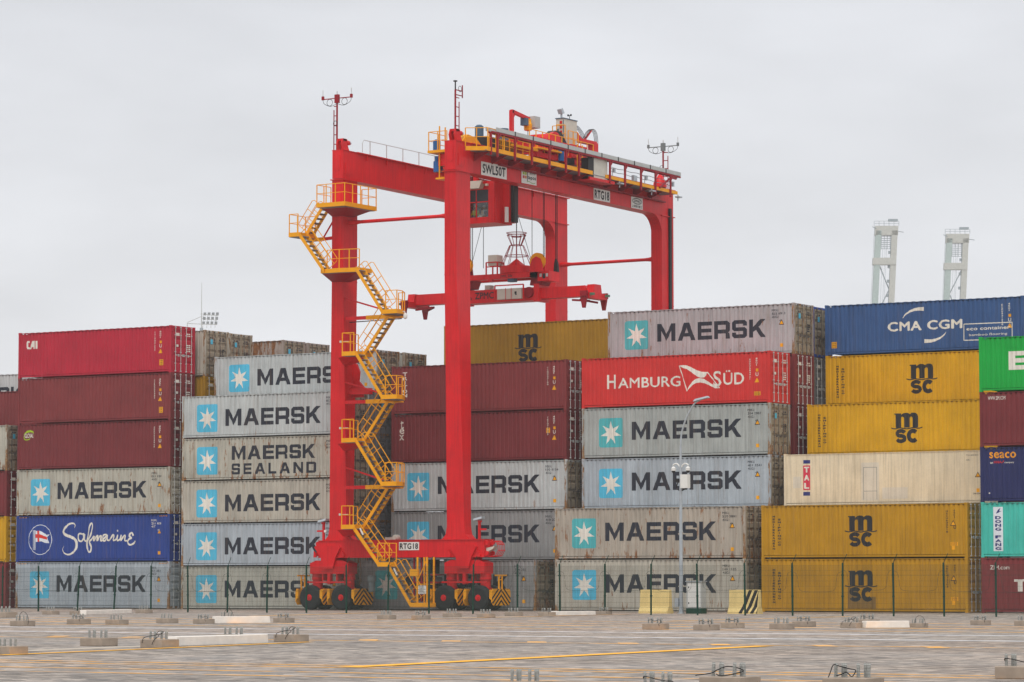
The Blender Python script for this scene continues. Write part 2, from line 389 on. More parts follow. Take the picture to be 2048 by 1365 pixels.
class Dec:
    """flat print in container-side coordinates (x along, z up), draped over the corrugated sheet"""
    def __init__(self): self.v = []; self.f = []; self.o = []
    def add(self, vs, fs, off=.003):
        n = len(self.v); self.v += list(vs); self.f += [tuple(i + n for i in f) for f in fs]; self.o += [off] * len(fs); return self
    def poly(self, pts, off=.003): return self.add(pts, [tuple(range(len(pts)))], off)
    def rect(self, x0, x1, z0, z1, off=.003): return self.poly([(x0, z0), (x1, z0), (x1, z1), (x0, z1)], off)
    def rrect(self, x0, x1, z0, z1, r, off=.003):
        pts = []
        for cx, cz, a in ((x1 - r, z0 + r, -90), (x1 - r, z1 - r, 0), (x0 + r, z1 - r, 90), (x0 + r, z0 + r, 180)):
            for k in range(5): t = R(a + 22.5 * k); pts.append((cx + r * math.cos(t), cz + r * math.sin(t)))
        return self.poly(pts, off)
    def text(self, s, x0, x1, z0, z1, bold=0.0, off=.003):
        for vs, fs, i in text_mesh(s, bold): self.add([(x0 + u * (x1 - x0), z0 + v * (z1 - z0)) for u, v in vs], fs, off + i * .0006)
        return self
    def column(self, s, x0, x1, z0, z1, bold=0.0, fill=.78, off=.003):
        """letters stacked from z1 down to z0"""
        h = (z1 - z0) / len(s)
        for i, ch in enumerate(s):
            if ch == ' ': continue
            w = (x1 - x0) * (.3 if ch in 'I1' else 1)
            self.text(ch, (x0 + x1 - w) / 2, (x0 + x1 + w) / 2, z1 - (i + .5 + fill / 2) * h, z1 - (i + .5 - fill / 2) * h, bold, off)
        return self
    def stroke(self, pts, w, off=.003, grow=.00002):
        """ribbon along a smooth path; w = width or list of widths"""
        P = [Vector(p) for p in pts]; m = len(P); W = w if isinstance(w, (list, tuple)) else [w] * m
        a, b = [], []
        for i, p in enumerate(P):
            t = P[min(i + 1, m - 1)] - P[max(i - 1, 0)]; t.normalize(); nrm = Vector((-t.y, t.x)) * W[i] / 2
            a.append(tuple(p + nrm)); b.append(tuple(p - nrm))
        for i in range(m - 1): self.add([a[i], b[i], b[i + 1], a[i + 1]], [(0, 1, 2, 3)], off + grow * i)
        return self
    def mesh(self, name, flat=False):
        if not self.v: return None
        bm = bmesh.new(); lay = bm.faces.layers.float.new('o')
        vv = [bm.verts.new((x, 0, z)) for x, z in self.v]
        for f, o in zip(self.f, self.o):
            try: fc = bm.faces.new([vv[i] for i in f]); fc[lay] = o
            except ValueError: pass
        bm.normal_update()
        big = [f for f in bm.faces if len(f.verts) > 4]
        if big: bmesh.ops.triangulate(bm, faces=big)
        if not flat:
            x0 = min(v[0] for v in self.v); x1 = max(v[0] for v in self.v)
            for b in BREAKS:
                if x0 < b < x1: bmesh.ops.bisect_plane(bm, geom=bm.verts[:] + bm.edges[:] + bm.faces[:], plane_co=(b, 0, 0), plane_no=(1, 0, 0))
        off = {}
        for f in bm.faces:
            for v in f.verts: off[v] = max(off.get(v, 0), f[lay])
        for v in bm.verts: v.co.y = (.030 if flat else corr(v.co.x)) - off.get(v, .003)
        bm.normal_update()
        flip = [f for f in bm.faces if f.normal.y > 0]
        if flip: bmesh.ops.reverse_faces(bm, faces=flip)
        me = bpy.data.meshes.new(name); bm.to_mesh(me); bm.free(); me.materials.append(None); return me
def smooth_path(pts, n=6):
    """Catmull-Rom through pts"""
    P = [Vector(p) for p in pts]; o = []
    for i in range(len(P) - 1):
        a, b, c, d = P[max(i - 1, 0)], P[i], P[i + 1], P[min(i + 2, len(P) - 1)]
        for k in range(n):
            t = k / n
            o.append(0.5 * ((2 * b) + (c - a) * t + (2 * a - 5 * b + 4 * c - d) * t * t + (3 * b - a - 3 * c + d) * t ** 3))
    o.append(P[-1]); return [tuple(p) for p in o]

GLY = {
 'M': (1.2, [[(0,0),(.27,0),(.27,1),(0,1)], [(.93,0),(1.2,0),(1.2,1),(.93,1)], [(.27,.60),(.60,.02),(.60,.42),(.27,1)], [(.60,.02),(.93,.60),(.93,1),(.60,.42)]]),
 'A': (1.14, [[(0,0),(.28,0),(.37,.22),(.45,.42),(.57,.74),(.57,1),(.40,1)], [(1.14,0),(.86,0),(.77,.22),(.69,.42),(.57,.74),(.57,1),(.74,1)], [(.37,.22),(.77,.22),(.69,.42),(.45,.42)]]),
 'E': (.92, [[(0,0),(.25,0),(.25,1),(0,1)], [(.25,.78),(.92,.78),(.92,1),(.25,1)], [(.25,.40),(.88,.40),(.88,.61),(.25,.61)], [(.25,0),(.92,0),(.92,.22),(.25,.22)]]),
 'R': (1.0, [[(0,0),(.25,0),(.25,1),(0,1)], [(.25,.78),(.75,.78),(1,.86),(.86,1),(.25,1)], [(.75,.52),(.90,.35),(1,.46),(1,.86),(.75,.78)], [(.25,.30),(.80,.30),(.90,.35),(.75,.52),(.25,.52)], [(.74,0),(1,0),(.98,.27),(.90,.35),(.80,.30),(.73,.30)]]),
 'S': (.94, [[(.25,.79),(.69,.79),(.69,.68),(.94,.68),(.94,.88),(.82,1),(.12,1),(0,.88)], [(0,.5),(.25,.6),(.25,.79),(0,.88)], [(.12,.39),(.69,.39),(.94,.48),(.82,.6),(.25,.6),(0,.5)], [(.69,.21),(.94,.12),(.94,.48),(.69,.39)], [(0,.12),(.12,0),(.82,0),(.94,.12),(.69,.21),(.25,.21),(.25,.32),(0,.32)]]),
 'K': (1.05, [[(0,0),(.25,0),(.25,1),(0,1)], [(.25,.30),(.43,.42),(.60,.58),(1.03,1),(.70,1),(.25,.58)], [(.43,.42),(.73,0),(1.05,0),(.60,.58)]]),
 'L': (.85, [[(0,0),(.25,0),(.25,1),(0,1)], [(.25,0),(.85,0),(.85,.22),(.25,.22)]]),
 'N': (1.05, [[(0,0),(.25,0),(.25,1),(0,1)], [(.80,0),(1.05,0),(1.05,1),(.80,1)], [(.25,.62),(.80,0),(.80,.38),(.25,1)]]),
 'D': (1.02, [[(0,0),(.25,0),(.25,1),(0,1)], [(.25,.78),(.77,.78),(1.02,.86),(.88,1),(.25,1)], [(.77,.22),(1.02,.14),(1.02,.86),(.77,.78)], [(.25,0),(.88,0),(1.02,.14),(.77,.22),(.25,.22)]]),
}
def word(dec, s, x0, x1, z0, z1, gap=.16, off=.003):
    tot = sum(GLY[c][0] for c in s) + gap * (len(s) - 1); k = (x1 - x0) / tot; x = x0; h = z1 - z0
    for c in s:
        w, pl = GLY[c]
        for p in pl: dec.poly([(x + u * k, z0 + v * h) for u, v in p], off)
        x += (w + gap) * k
    return dec
def star(dec, cx, cz, r, off=.005):
    pts = []
    for k in range(14):
        a = R(90 + k * 360 / 14); q = r if k % 2 == 0 else r * .40
        pts.append((cx + q * math.cos(a), cz + q * math.sin(a)))
    n = len(pts)
    return dec.add(pts + [(cx, cz)], [(i, (i + 1) % n, n) for i in range(n)], off)

def deco_ids(H, lines, x=10.75, z=None, three=True, dark='dark'):
    """owner code block, warning triangle and sticker near the right end"""
    d = Dec(); z = z or H - .32
    for i, s in enumerate(lines): d.text(s, x, x + .105 * len(s) + .02 * (len(s) > 4), z - i * .19 - .13, z - i * .19, .015)
    d.text('45', x + .48, x + .62, z - .72, z - .60, .01)
    return [('id_marking', d, dark)]
def deco_warn(H, x=11.36, ztri=None, zst=None):
    zt = ztri or H - 1.22; zs = zst or .42
    k = Dec().poly([(x - .17, zt), (x + .17, zt), (x, zt + .30)]); y = Dec().poly([(x - .115, zt + .035), (x + .115, zt + .035), (x, zt + .235)], .006)
    y.rect(x - .09, x + .09, zs, zs + .2)
    return [('warning_triangle_border', k, 'black'), ('warning_sticker', y, 'amber')]
def deco_haz(H, x0=.25):
    d = Dec()
    for xa in (.22, CL - .85):
        for k in range(5): d.poly([(xa + k * .13, H - .075 - .07), (xa + k * .13 + .06, H - .075 - .07), (xa + k * .13 + .09, H - .075 - .012), (xa + k * .13 + .03, H - .075 - .012)])
    return [('height_stripes', d, 'orange')]
def deco_maersk(H, ids=('MRKU', '304 2987', '45G1'), panel='sky', seal=False, var=0):
    zb, zt = (.62, 2.30) if H > 2.7 else (.36, 2.05)
    a, b = (1.02, 2.05) if H > 2.7 else (.70, 1.72)
    bl = Dec().rrect(1.13, 2.70, zb, zt, .14); st = star(Dec(), 1.915, (zb + zt) / 2 - .02, .70)
    w = Dec()
    if seal: word(w, 'MAERSK', 3.75, 9.95, 1.22, 2.06); word(w, 'SEALAND', 3.75, 10.0, .34, 1.0, .35)
    else: word(w, 'MAERSK', 3.3, 10.35, a, b)
    k = (H, seal)
    return [('logo_panel', cmesh(('lp', k), lambda: bl.mesh('logo_panel')), panel), ('star_emblem', cmesh(('se', k), lambda: st.mesh('star_emblem')), 'white'), ('lettering', cmesh(('le', k), lambda: w.mesh('lettering')), 'dark')] + deco_ids(H, ids) + deco_warn(H)
def arch_m(x0, z0, s):
    o = [(0, 0), (.40, 0), (.40, .62)]
    def arc(cx, cy, r, a0, a1, n=6, ry=None): return [(cx + r * math.cos(R(a0 + (a1 - a0) * k / n)), cy + (ry or r) * math.sin(R(a0 + (a1 - a0) * k / n))) for k in range(n + 1)]
    o += arc(.5175, .62, .1175, 180, 0)[1:] + [(.635, 0), (1.035, 0), (1.035, .62)] + arc(1.1525, .62, .1175, 180, 0)[1:] + [(1.27, 0), (1.67, 0)]
    o += arc(1.37, .70, .30, 0, 90, 6) + [(1.2, .995), (1.06, .90), (.93, .985)] + [(.74, 1.0), (.56, .96), (.42, .86), (.41, .97), (-.08, .97), (-.08, .90), (0, .88)]
    return [(x0 + u * s, z0 + v * s) for u, v in o]
def deco_msc(H, cx, zsc=.62, side=True, idx=None):
    s = .82; d = Dec(); x0 = cx - .68
    d.poly(arch_m(x0, zsc + .80, s))
    wv = [(cx - .95, zsc + .80), (cx - .72, zsc + .745), (cx - .45, zsc + .79), (cx - .2, zsc + .76), (cx, zsc + .73), (cx + .2, zsc + .76), (cx + .45, zsc + .79), (cx + .72, zsc + .745), (cx + .95, zsc + .80)]
    d.stroke(smooth_path(wv, 4), .062)
    def arcp(cx_, cz, rx, rz, a0, a1, n=12): return [(cx_ + rx * math.cos(R(a0 + (a1 - a0) * k / n)), cz + rz * math.sin(R(a0 + (a1 - a0) * k / n))) for k in range(n + 1)]
    d.stroke(arcp(cx + .375, zsc + .34, .255, .275, 42, 318, 16), .24)
    sp = arcp(cx - .36, zsc + .485, .235, .14, 15, 250, 9) + arcp(cx - .36, zsc + .20, .24, .15, 75, -165, 9)
    d.stroke(sp, .215)
    o = [('emblem', d, 'black')]
    if side:
        t = Dec(); t.column('MEDITERRANEAN', .66, .83, .45, 2.34, .06, .72); t.column('SHIPPING', 1.0, 1.17, 1.0, 2.18, .06, .72); t.column('CO', 1.0, 1.17, .66, .94, .06, .72)
        o.append(('lettering', t, 'black'))
    return o
def deco_idcol(H, s1, s2, col='white', x=10.85, top=2.5):
    d = Dec(); d.column(s1, x, x + .11, top - .12 * len(s1), top, .02); d.column(s2, x + .42, x + .53, top + .05 - .12 * len(s2), top + .05, .02)
    d.text('U', x + .42, x + .58, top - 1.0, top - .8, .02)
    y = Dec(); zt = top - 1.35; x2 = x + .5
    y.poly([(x2 - .15, zt), (x2 + .15, zt), (x2, zt + .26)]); y.rect(x2 - .06, x2 + .08, top - .74, top - .58)
    return [('id_marking', d, col), ('warning_sticker', y, 'amber')]
def sticker(x, z, w=.3, h=.36):
    y = Dec().rect(x, x + w, z, z + h); k = Dec()
    for i in range(3): k.text('CARE', x + .05, x + w - .05, z + h * (.12 + .3 * i), z + h * (.28 + .3 * i), .02, .006)
    return [('notice', y, 'amber'), ('notice_text', k, 'black')]

GROUP = 'shipping containers stacked in the yard'
count = [0]
def container(x, row, z, H, key, label, deco=(), doors='dark', flat=False, frame=None, depth=0.0, doortxt=None, seed=None, rods=True):
    count[0] += 1; y = row * 2.92 + depth
    x += random.uniform(-.012, .012)
    t = thing('shipping_container', label, 'shipping container', (x, y, z), GROUP)
    pmt = pm(key); dm_ = pm('door_grey') if doors == 'dark' and doortxt == 'star' and key != 'grey_shade' else pmt; fm = pm(frame) if frame else rustier(key); sd_ = seed if seed is not None else count[0] * .731 % 9.7
    def p(name, me, m, loc=(0, 0, 0), par=t, sc=None):
        o = put(name, me, m, par, loc); o['seed'] = sd_
        if sc: o.scale = sc
        return o
    p('side_panel', cmesh(('side', H, flat), lambda: m_side(H, flat)), pmt)
    p('far_side_panel', cmesh(('far', H), lambda: m_far(H)), pmt); p('blind_end', cmesh(('blind', H), lambda: m_blind(H)), pmt)
    p('roof', cmesh(('roof', H), lambda: m_roof(H)), pmt)
    p('bottom_rail', cmesh(('br', H), lambda: m_brail(H)), pmt); p('top_rail', cmesh(('tr', H), lambda: m_trail(H)), pmt)
    for nm, key_, fn in (('bottom_rail', 'br', m_brail), ('top_rail', 'tr', m_trail)): p(nm, cmesh((key_, H), lambda: fn(H)), pmt, (0, CW, 0), t, (1, -1, 1))
    p('door_header', cmesh(('df', H), lambda: m_frame(H)), fm); p('door_sill', cmesh(('ds', H), lambda: MB().box(CL - .10, CL - .012, .15, CW - .15, .02, .16).mesh('door_sill')), fm)
    po = cmesh(('post', H), lambda: m_post(H, 0))
    for (px, py, sx_, sy_) in ((0, 0, 1, 1), (CL, 0, -1, 1), (CL, CW, -1, -1), (0, CW, 1, -1)): p('corner_post', po, fm, (px, py, 0), t, (sx_, sy_, 1))
    for i, y0 in enumerate((.15, 1.226)):
        d = p('door', cmesh(('door', H), lambda: m_door(H)), dm_, (CL, y0, 0))
        if rods:
            for yy in (.27, .80): p('lock_rod', cmesh(('rod', H), lambda: m_rod(H)), M['rod_dark'] if doortxt == 'star' else M['steel'], (0, yy, 0), d, (1, 1 if i == 0 else -1, 1))
            if doortxt:
                mb = MB(); rr = random.Random(count[0] + i)
                if i == 1 or doortxt == 'star':
                    for zz in ((H - .5, H - .62, H - 1.2, H - 1.32, H - 1.44, H - 1.56) if i == 1 else (H - .5,)):
                        for (ya, yb) in ((.34, .5), (.53, .74)): mb.box(-.013, -.008, ya, yb - rr.uniform(0, .08), zz, zz + .07)
                else:
                    mb.box(-.013, -.008, .36, .70, H - .62, H - .44); mb.box(-.013, -.008, .40, .6, H - 1.3, H - 1.16)
                me = mb.mesh('door_marking'); p('door_marking', me, dmat('dark' if doortxt == 'star' else 'white'), (0, 0, 0), d)
                if doortxt == 'star' and i == 0 and z > 8:
                    p('door_emblem', MB().box(-.014, -.008, .42, .66, H - .86, H - .56).mesh('door_emblem'), dmat('sky'), (0, 0, 0), d)
    for name, d, col in deco:
        me = d if isinstance(d, bpy.types.Mesh) else d.mesh(name, flat)
        if me: p(name, me, dmat(col))
    return t
def buried(x, row, z, H, n=1):
    """stacked containers the front stacks hide: plain boxes with the same sheet and rails"""
    for k in range(n):
        mb = MB(); mb.box(.012, CL - .03, .03, CW - .03, .03, H - .03)
        for px in (0, CL - .15):
            for py in (0, CW - .11): mb.box(px, px + .15, py, py + .11, 0, H)
        me = cmesh(('buried', H), lambda: mb.mesh('shipping_container'))
        o = put('shipping_container', me, pm('buried'), None, (x, row * 2.92, z + k * H)); o['seed'] = (row * 3.1 + k * 1.7 + x) % 9
        tag(o, 'closed container buried inside the block behind the front stacks', 'shipping container', 'containers buried inside the block')

def onpanel(x, row, z, crop, depth=0.0):
    """crop pixel of the photograph -> (along, up) on that container's side"""
    ox, oy, k = crop
    def f(px, py):
        q = at(ox + px / k, oy + py / k, y=row * 2.92 + depth); return (q.x - x, q.z - z)
    return f
def box_of(f, ax, ay, bx, by):
    """text box from the lower-left and upper-right pixel"""
    (x0, z0), (x1, z1) = f(ax, ay), f(bx, by); return x0, x1, z0, z1

C1, C2, C3 = (0, 540, 3.791), (0, 880, 3.791), (480, 640, 3.791)
CR, CE, CF = (1140, 590, 3.657), (1600, 560, 4.0156), (1560, 880, 3.592)
XA0, XA, XB, XC, XD, XE, XF = -25.23, -CL, .88, 14.35, 27.52, 40.56, 53.62

# --- bay furthest left (only its right ends show)
for lv, (key, col, lab) in enumerate((('maroon', 'white', 'maroon container end on the ground at the far left edge of the photo'),
        ('msc', 'black', 'yellow container end second from the ground at the far left edge'),
        ('maroon2', 'white', 'dark maroon container end third from the ground at the far left edge'),
        ('grey_rust', 'dark', 'grey rust-edged container end fourth from the ground at the far left edge'))):
    t_ = Dec(); t_.column('4951', 11.2, 11.32, 1.5, 2.3); zz = Dec().rect(11.3, 11.55, 1.05, 1.3)
    container(XA0, 0, lv * HC, HC, key, lab, [('id_marking', t_, col), ('notice', zz, 'amber' if lv in (0, 2) else col)], doortxt='star' if lv == 3 else 'plain')
buried(XA0, 2, 0, HC, 4)
container(XA0 + .03, 2, 4 * HC, SH, 'maroon', 'plain maroon container side at the far left edge, under a grey lettered one')
buried(-29.62, 3, 0, SH, 5)
container(-29.62, 3, 5 * SH, SH, 'grey_pale', 'pale grey container at far left edge showing only the end of its black lettering', deco_maersk(SH))

# --- bay with the crimson container on top
container(XA, 0, 0, HC, 'grey_blue', 'grey container with blue star panel on the ground under the royal blue one', deco_maersk(HC, ('MSKU', '001 264', '45G1')) + deco_haz(HC))
f = onpanel(XA, 0, HC, C2)
saf = []
d = Dec()
d.stroke(smooth_path([f(*p) for p in ((562, 668), (568, 648), (552, 634), (520, 640), (488, 672), (478, 700), (496, 722), (530, 735), (565, 755), (578, 790), (570, 830), (540, 862), (505, 870), (478, 852), (470, 828), (482, 806))], 5),
         [.03 + .15 * math.sin(math.pi * min(1, i / 70)) for i in range(76)])
d.stroke(smooth_path([f(*p) for p in ((625, 716), (600, 712), (590, 735), (598, 765), (618, 768), (634, 740), (640, 716), (638, 755), (650, 768), (672, 750), (690, 700), (698, 650), (690, 632), (676, 660), (664, 730), (656, 790), (664, 840), (680, 850), (688, 815), (676, 775), (690, 755), (712, 730))], 5), .105, .008)
d.stroke(smooth_path([f(*p) for p in ((712, 730), (708, 765), (728, 735), (738, 728), (734, 765), (752, 735), (764, 730), (762, 765), (780, 755), (806, 722), (785, 722), (776, 745), (788, 768), (806, 745), (812, 722), (812, 758), (828, 760), (845, 735), (852, 720), (862, 728), (856, 762), (876, 755), (890, 722), (886, 762), (905, 755), (916, 722), (914, 765), (935, 730), (948, 728), (944, 762), (962, 765))], 5), .10, .013)
d.stroke(smooth_path([f(*p) for p in ((1008, 728), (1000, 706), (984, 712), (980, 732), (996, 745), (978, 752), (966, 776), (982, 796), (1008, 788), (1024, 766))], 5), .11, .018)
d.stroke([f(886, 684), f(890, 696)], .12); d.stroke([f(630, 708), f(634, 740), f(640, 768)], .10, .022); d.stroke([f(806, 716), f(810, 745), f(816, 766)], .10, .022)
saf.append(('lettering', d, 'white'))
d = Dec(); c0 = f(302, 758); d.stroke([(c0[0] + .93 * math.cos(2 * math.pi * k / 32), c0[1] + .93 * math.sin(2 * math.pi * k / 32)) for k in range(33)], .04)
for px in (250, 257, 264): d.stroke([f(px, 686), f(px, 836)], .035)
d.poly([f(*p) for p in ((268, 692), (300, 690), (330, 706), (352, 722), (372, 715), (356, 740), (368, 784), (340, 782), (310, 770), (286, 772), (268, 776))])
saf.append(('flag_emblem', d, 'bluewhite'))
d = Dec(); d.poly([f(*p) for p in ((280, 690), (292, 690), (294, 774), (282, 774))], .006); d.poly([f(*p) for p in ((264, 716), (300, 716), (356, 740), (354, 758), (300, 744), (264, 744))], .007)
saf.append(('flag_cross', d, 'red'))
saf += [('id_marking', deco_ids(HC, ('MSWU', '251 408', '45T'))[0][1], 'white')] + deco_warn(HC)[1:]
container(XA, 0, HC, HC, 'navy', 'royal blue container with white script lettering and a flag in a circle', saf + deco_haz(HC), doortxt='plain')
container(XA, 0, 2 * HC, HC, 'grey_rust', 'rust-streaked grey container with star panel, between the royal blue and the maroon one', deco_maersk(HC, ('MRSU', '021 820', '45G1')), frame=None)
f = onpanel(XA, 0, 3 * HC, C1)
d = Dec(); d.text('GLOBAL', *box_of(f, 184, 1276, 250, 1240), bold=.03)
e_ = Dec(); e_.stroke(smooth_path([f(*p) for p in ((180, 1256), (195, 1234), (225, 1224), (248, 1232), (250, 1244))], 4), [.03, .05, .07, .09, .1, .12, .13, .14, .13, .12, .11, .1, .09, .08, .07, .05, .03])
e_.stroke(smooth_path([f(*p) for p in ((180, 1262), (184, 1286), (204, 1290), (226, 1280))], 4), .06)
container(XA, 0, 3 * HC, HC, 'maroon2', 'dark maroon container with small white word inside a green swoosh', [('lettering', d, 'white'), ('swoosh', e_, 'lime')] + deco_idcol(HC, 'GESU6223928', '45G1'), doortxt='plain')
container(XA, 0, 4 * HC, HC, 'maroon', 'maroon container without lettering, directly under the crimson one', deco_idcol(HC, 'CXRU502385', '45R1') + sticker(11.28, .42), doortxt='plain')
f = onpanel(XA, 0, 5 * HC, C1)
d = Dec()
cz = lambda *pp: d.poly([f(*p) for p in pp])
cz((222, 540), (204, 540), (198, 552), (198, 590), (204, 602), (222, 602), (222, 588), (213, 586), (213, 556), (222, 554))
cz((222, 602), (244, 540), (262, 538), (262, 600), (250, 600), (250, 585), (240, 588), (236, 602)); cz((268, 540), (280, 538), (280, 598), (268, 599))
container(XA, 0, 5 * HC, HC, 'cai', 'crimson container on top of the left stack with three white letters', [('lettering', d, 'white')] + deco_idcol(HC, 'CAIU497222', '45G1', top=2.55) + sticker(11.28, .45), frame='cai', doortxt='plain')
H6 = 2.877
buried(XA + .38, 1, 0, H6, 4)
container(XA + .38, 1, 4 * H6, H6, 'msc_olive', 'olive container end in the gap right of the maroon side, below the grey doors', doortxt='plain')
container(XA + .38, 1, 5 * H6, H6, 'grey_beige', 'grey container with doors showing just right of the crimson one', doortxt='star')
buried(XA + .09, 2, 0, H6, 5)
container(XA + .09, 2, 5 * H6, H6, 'grey_beige', 'grey container with doors, second to the right of the crimson one', doortxt='star')
buried(XA + .03, 4, 0, 2.868, 5); container(XA + .03, 4, 5 * 2.868, 2.868, 'rust_all', 'heavily rusted container with its side showing behind the topmost star container', doortxt='star')
buried(XA - .1, 5, 0, 2.868, 5); container(XA - .1, 5, 5 * 2.868, 2.868, 'rust_all', 'rust-blotched container doors beside the left crane leg, behind the rusted side', doortxt='star')

# --- bay of low grey containers left of the crane leg
for lv, (key, ids, seal, lab, pan) in enumerate((
        ('grey_warm', ('MSKU', '402 118', '43G1'), False, 'grey container with star panel on the ground left of the crane, ending behind its wheels', 'sky'),
        ('grey_blue', ('MSKU', '331 906', '43G1'), False, 'pale blue-grey container with star panel, one above the ground left of the crane leg', 'sky'),
        ('grey_beige', ('MAEU', '758 121', '43G1'), False, 'beige-grey container with star panel, directly below the two-line lettered one', 'sky'),
        ('grey_rust', ('MAEU', '604 337', '43G1'), True, 'pale grey container with two lines of black lettering beside its star panel', 'sky'),
        ('grey_pale', ('MSKU', '822 640', '43G1'), False, 'pale grey container with star panel, directly above the two-line lettered one', 'sky'))):
    container(XB, 0, lv * SH, SH, key, lab, deco_maersk(SH, ids, pan, seal), doortxt='star')
for lv in range(1, 5):
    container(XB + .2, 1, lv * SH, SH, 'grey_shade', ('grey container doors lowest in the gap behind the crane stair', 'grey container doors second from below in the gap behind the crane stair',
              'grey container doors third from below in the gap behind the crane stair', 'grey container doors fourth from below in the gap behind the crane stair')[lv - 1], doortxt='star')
buried(XB + .2, 1, 0, SH, 1)
container(XB + .22, 1, 5 * SH, SH, 'grey_pale', 'pale grey star container crossing behind the upper left crane leg, topmost there', deco_maersk(SH, ('MSKU', '218 903', '43G1')), doortxt='star')
for lv in range(3): buried(XB + .25, 2, lv * SH, SH)
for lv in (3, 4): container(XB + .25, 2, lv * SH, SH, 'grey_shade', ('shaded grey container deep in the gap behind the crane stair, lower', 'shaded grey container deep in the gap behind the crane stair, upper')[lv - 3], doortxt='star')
container(XB + .25, 2, 5 * SH, SH, 'grey_warm', 'grey container doors against the sky between the two near crane legs', doortxt='star')

# --- bay between the crane legs
container(14.05, 0, 0, HC, 'grey_dark', 'dull grey container on the ground behind the crane sill and stair foot', deco_maersk(HC, ('MSKU', '714 055', '45G1'), 'teal'), doortxt='star')
buried(XC, 1, 0, HC)
container(XC, 1, HC, HC, 'grey_dark', 'dark grey star container just above the crane sill, behind the right near leg', deco_maersk(HC, ('MRKU', '418 202', '45G1')), doortxt='star')
container(XC, 1, 2 * HC, HC, 'grey_pale', 'rust-spotted pale grey star container under the two maroon ones behind the right crane leg', deco_maersk(HC, ('MSKU', '150 8154', '45G1')), doortxt='star')
f = onpanel(XC, 1, 3 * HC, C3)
d = Dec()
for ch, y0, y1, x0, x1 in (('t', 828, 766, 1213, 1240), ('e', 868, 822, 1208, 1242), ('x', 914, 872, 1206, 1242)): d.text(ch, *box_of(f, x0, y0, x1, y1), bold=.02)
container(XC, 1, 3 * HC, HC, 'maroon2', 'maroon container with three stacked white lowercase letters at its left end', [('lettering', d, 'white')] + deco_idcol(HC, 'TEXU71022', '45G1') + sticker(10.8, 1.55, .26, .3), doortxt='plain')
f = onpanel(XC, 1, 4 * HC, C3)
x0, x1, z0, z1 = box_of(f, 1232, 592, 1268, 396)
d = Dec().column('TRITON', x0, x1, z0, z1, .045, .86)
container(XC, 1, 4 * HC, HC, 'maroon', 'maroon container with a white word running down its left end, top of its stack', [('lettering', d, 'white')] + deco_idcol(HC, 'TCNU55108', '45G1'), doortxt='plain')
buried(14.28, 3, 0, HC, 5)
container(14.28, 3, 5 * 2.88, HC, 'msc_olive', 'ochre container with black emblem against the sky right of the near crane leg', deco_msc(HC, 6.05, .56, False), frame='msc_olive', doortxt='plain')

# --- bay right of the crane
container(27.5, 0, 0, HC, 'grey_beige', 'rusty beige-grey star container on the ground behind the barrier and cabinet', deco_maersk(HC, ('MSKU', '144 1185', '45G1')), doortxt='star')
container(27.5, 0, HC, HC, 'grey_tan', 'brownish grey star container behind the lamp post, second from the ground', deco_maersk(HC, ('MRKU', '520 3881', '45G1'), 'teal'), doortxt='star')
buried(27.56, 1, 0, HC, 2)
container(27.56, 1, 2 * HC, HC, 'grey_blue', 'blue-grey star container level with the cameras on the lamp post', deco_maersk(HC, ('MRKU', '431 3541', '45G1')), doortxt='star')
container(27.56, 1, 3 * HC, HC, 'grey_green', 'greenish grey star container directly under the bright red one', deco_maersk(HC, ('MRKU', '304 2987', '45G1'), 'teal'), doortxt='star')
f = onpanel(27.56, 1, 4 * HC, CR)
d = Dec()
d.text('H', *box_of(f, 270, 690, 332, 584), bold=.01); d.text('AMBURG', *box_of(f, 350, 686, 806, 592), bold=.012)
d.text('S', *box_of(f, 1044, 672, 1104, 556), bold=.01); d.text('ÜD', *box_of(f, 1120, 660, 1270, 546), bold=.012)
fl = Dec()
fl.poly([f(*p) for p in ((797, 518), (820, 514), (850, 516), (885, 530), (920, 550), (960, 563), (1000, 565), (994, 590), (978, 604), (952, 607), (925, 596), (890, 570), (855, 545), (815, 532))])
fl.poly([f(*p) for p in ((852, 706), (862, 680), (885, 642), (915, 616), (945, 609), (975, 614), (1010, 636), (1050, 662), (1092, 682), (1060, 684), (1020, 664), (985, 648), (950, 641), (915, 646), (885, 668))])
fl.stroke([f(797, 518), f(822, 600), f(838, 650), f(852, 706)], .05); fl.stroke([f(1000, 565), f(1030, 600), f(1060, 640), f(1092, 682)], .06)
container(27.56, 1, 4 * HC, HC, 'hamburg', 'bright red container with white two-word lettering around a waving pennant', [('lettering', d, 'white'), ('pennant', fl, 'white')] + deco_idcol(HC, 'SUDU584921', '45G1') + sticker(11.15, .42, .42, .22), frame='hamburg', doortxt='plain')
buried(27.6, 2, 0, HC, 3)
container(27.6, 2, 3 * HC, HC, 'maroon2', 'maroon container end in the shade behind the greenish grey star container', doortxt='plain')
container(27.6, 2, 4 * HC, HC, 'maroon', 'maroon container end with lock rods beside the bright red one', doortxt='plain')
container(27.6, 2, 5 * HC, HC, 'grey_lilac', 'rust-streaked lilac-grey star container, topmost right of the crane', deco_maersk(HC, ('MRSU', '502 6913', '45G1'), 'teal'), doortxt='star')
buried(27.35, 3, 0, HC, 4)
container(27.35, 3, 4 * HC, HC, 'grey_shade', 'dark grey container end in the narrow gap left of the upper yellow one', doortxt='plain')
container(27.35, 3, 5 * HC, HC, 'blue_end', 'blue container end at the top, left of the dark blue container', doortxt='star')

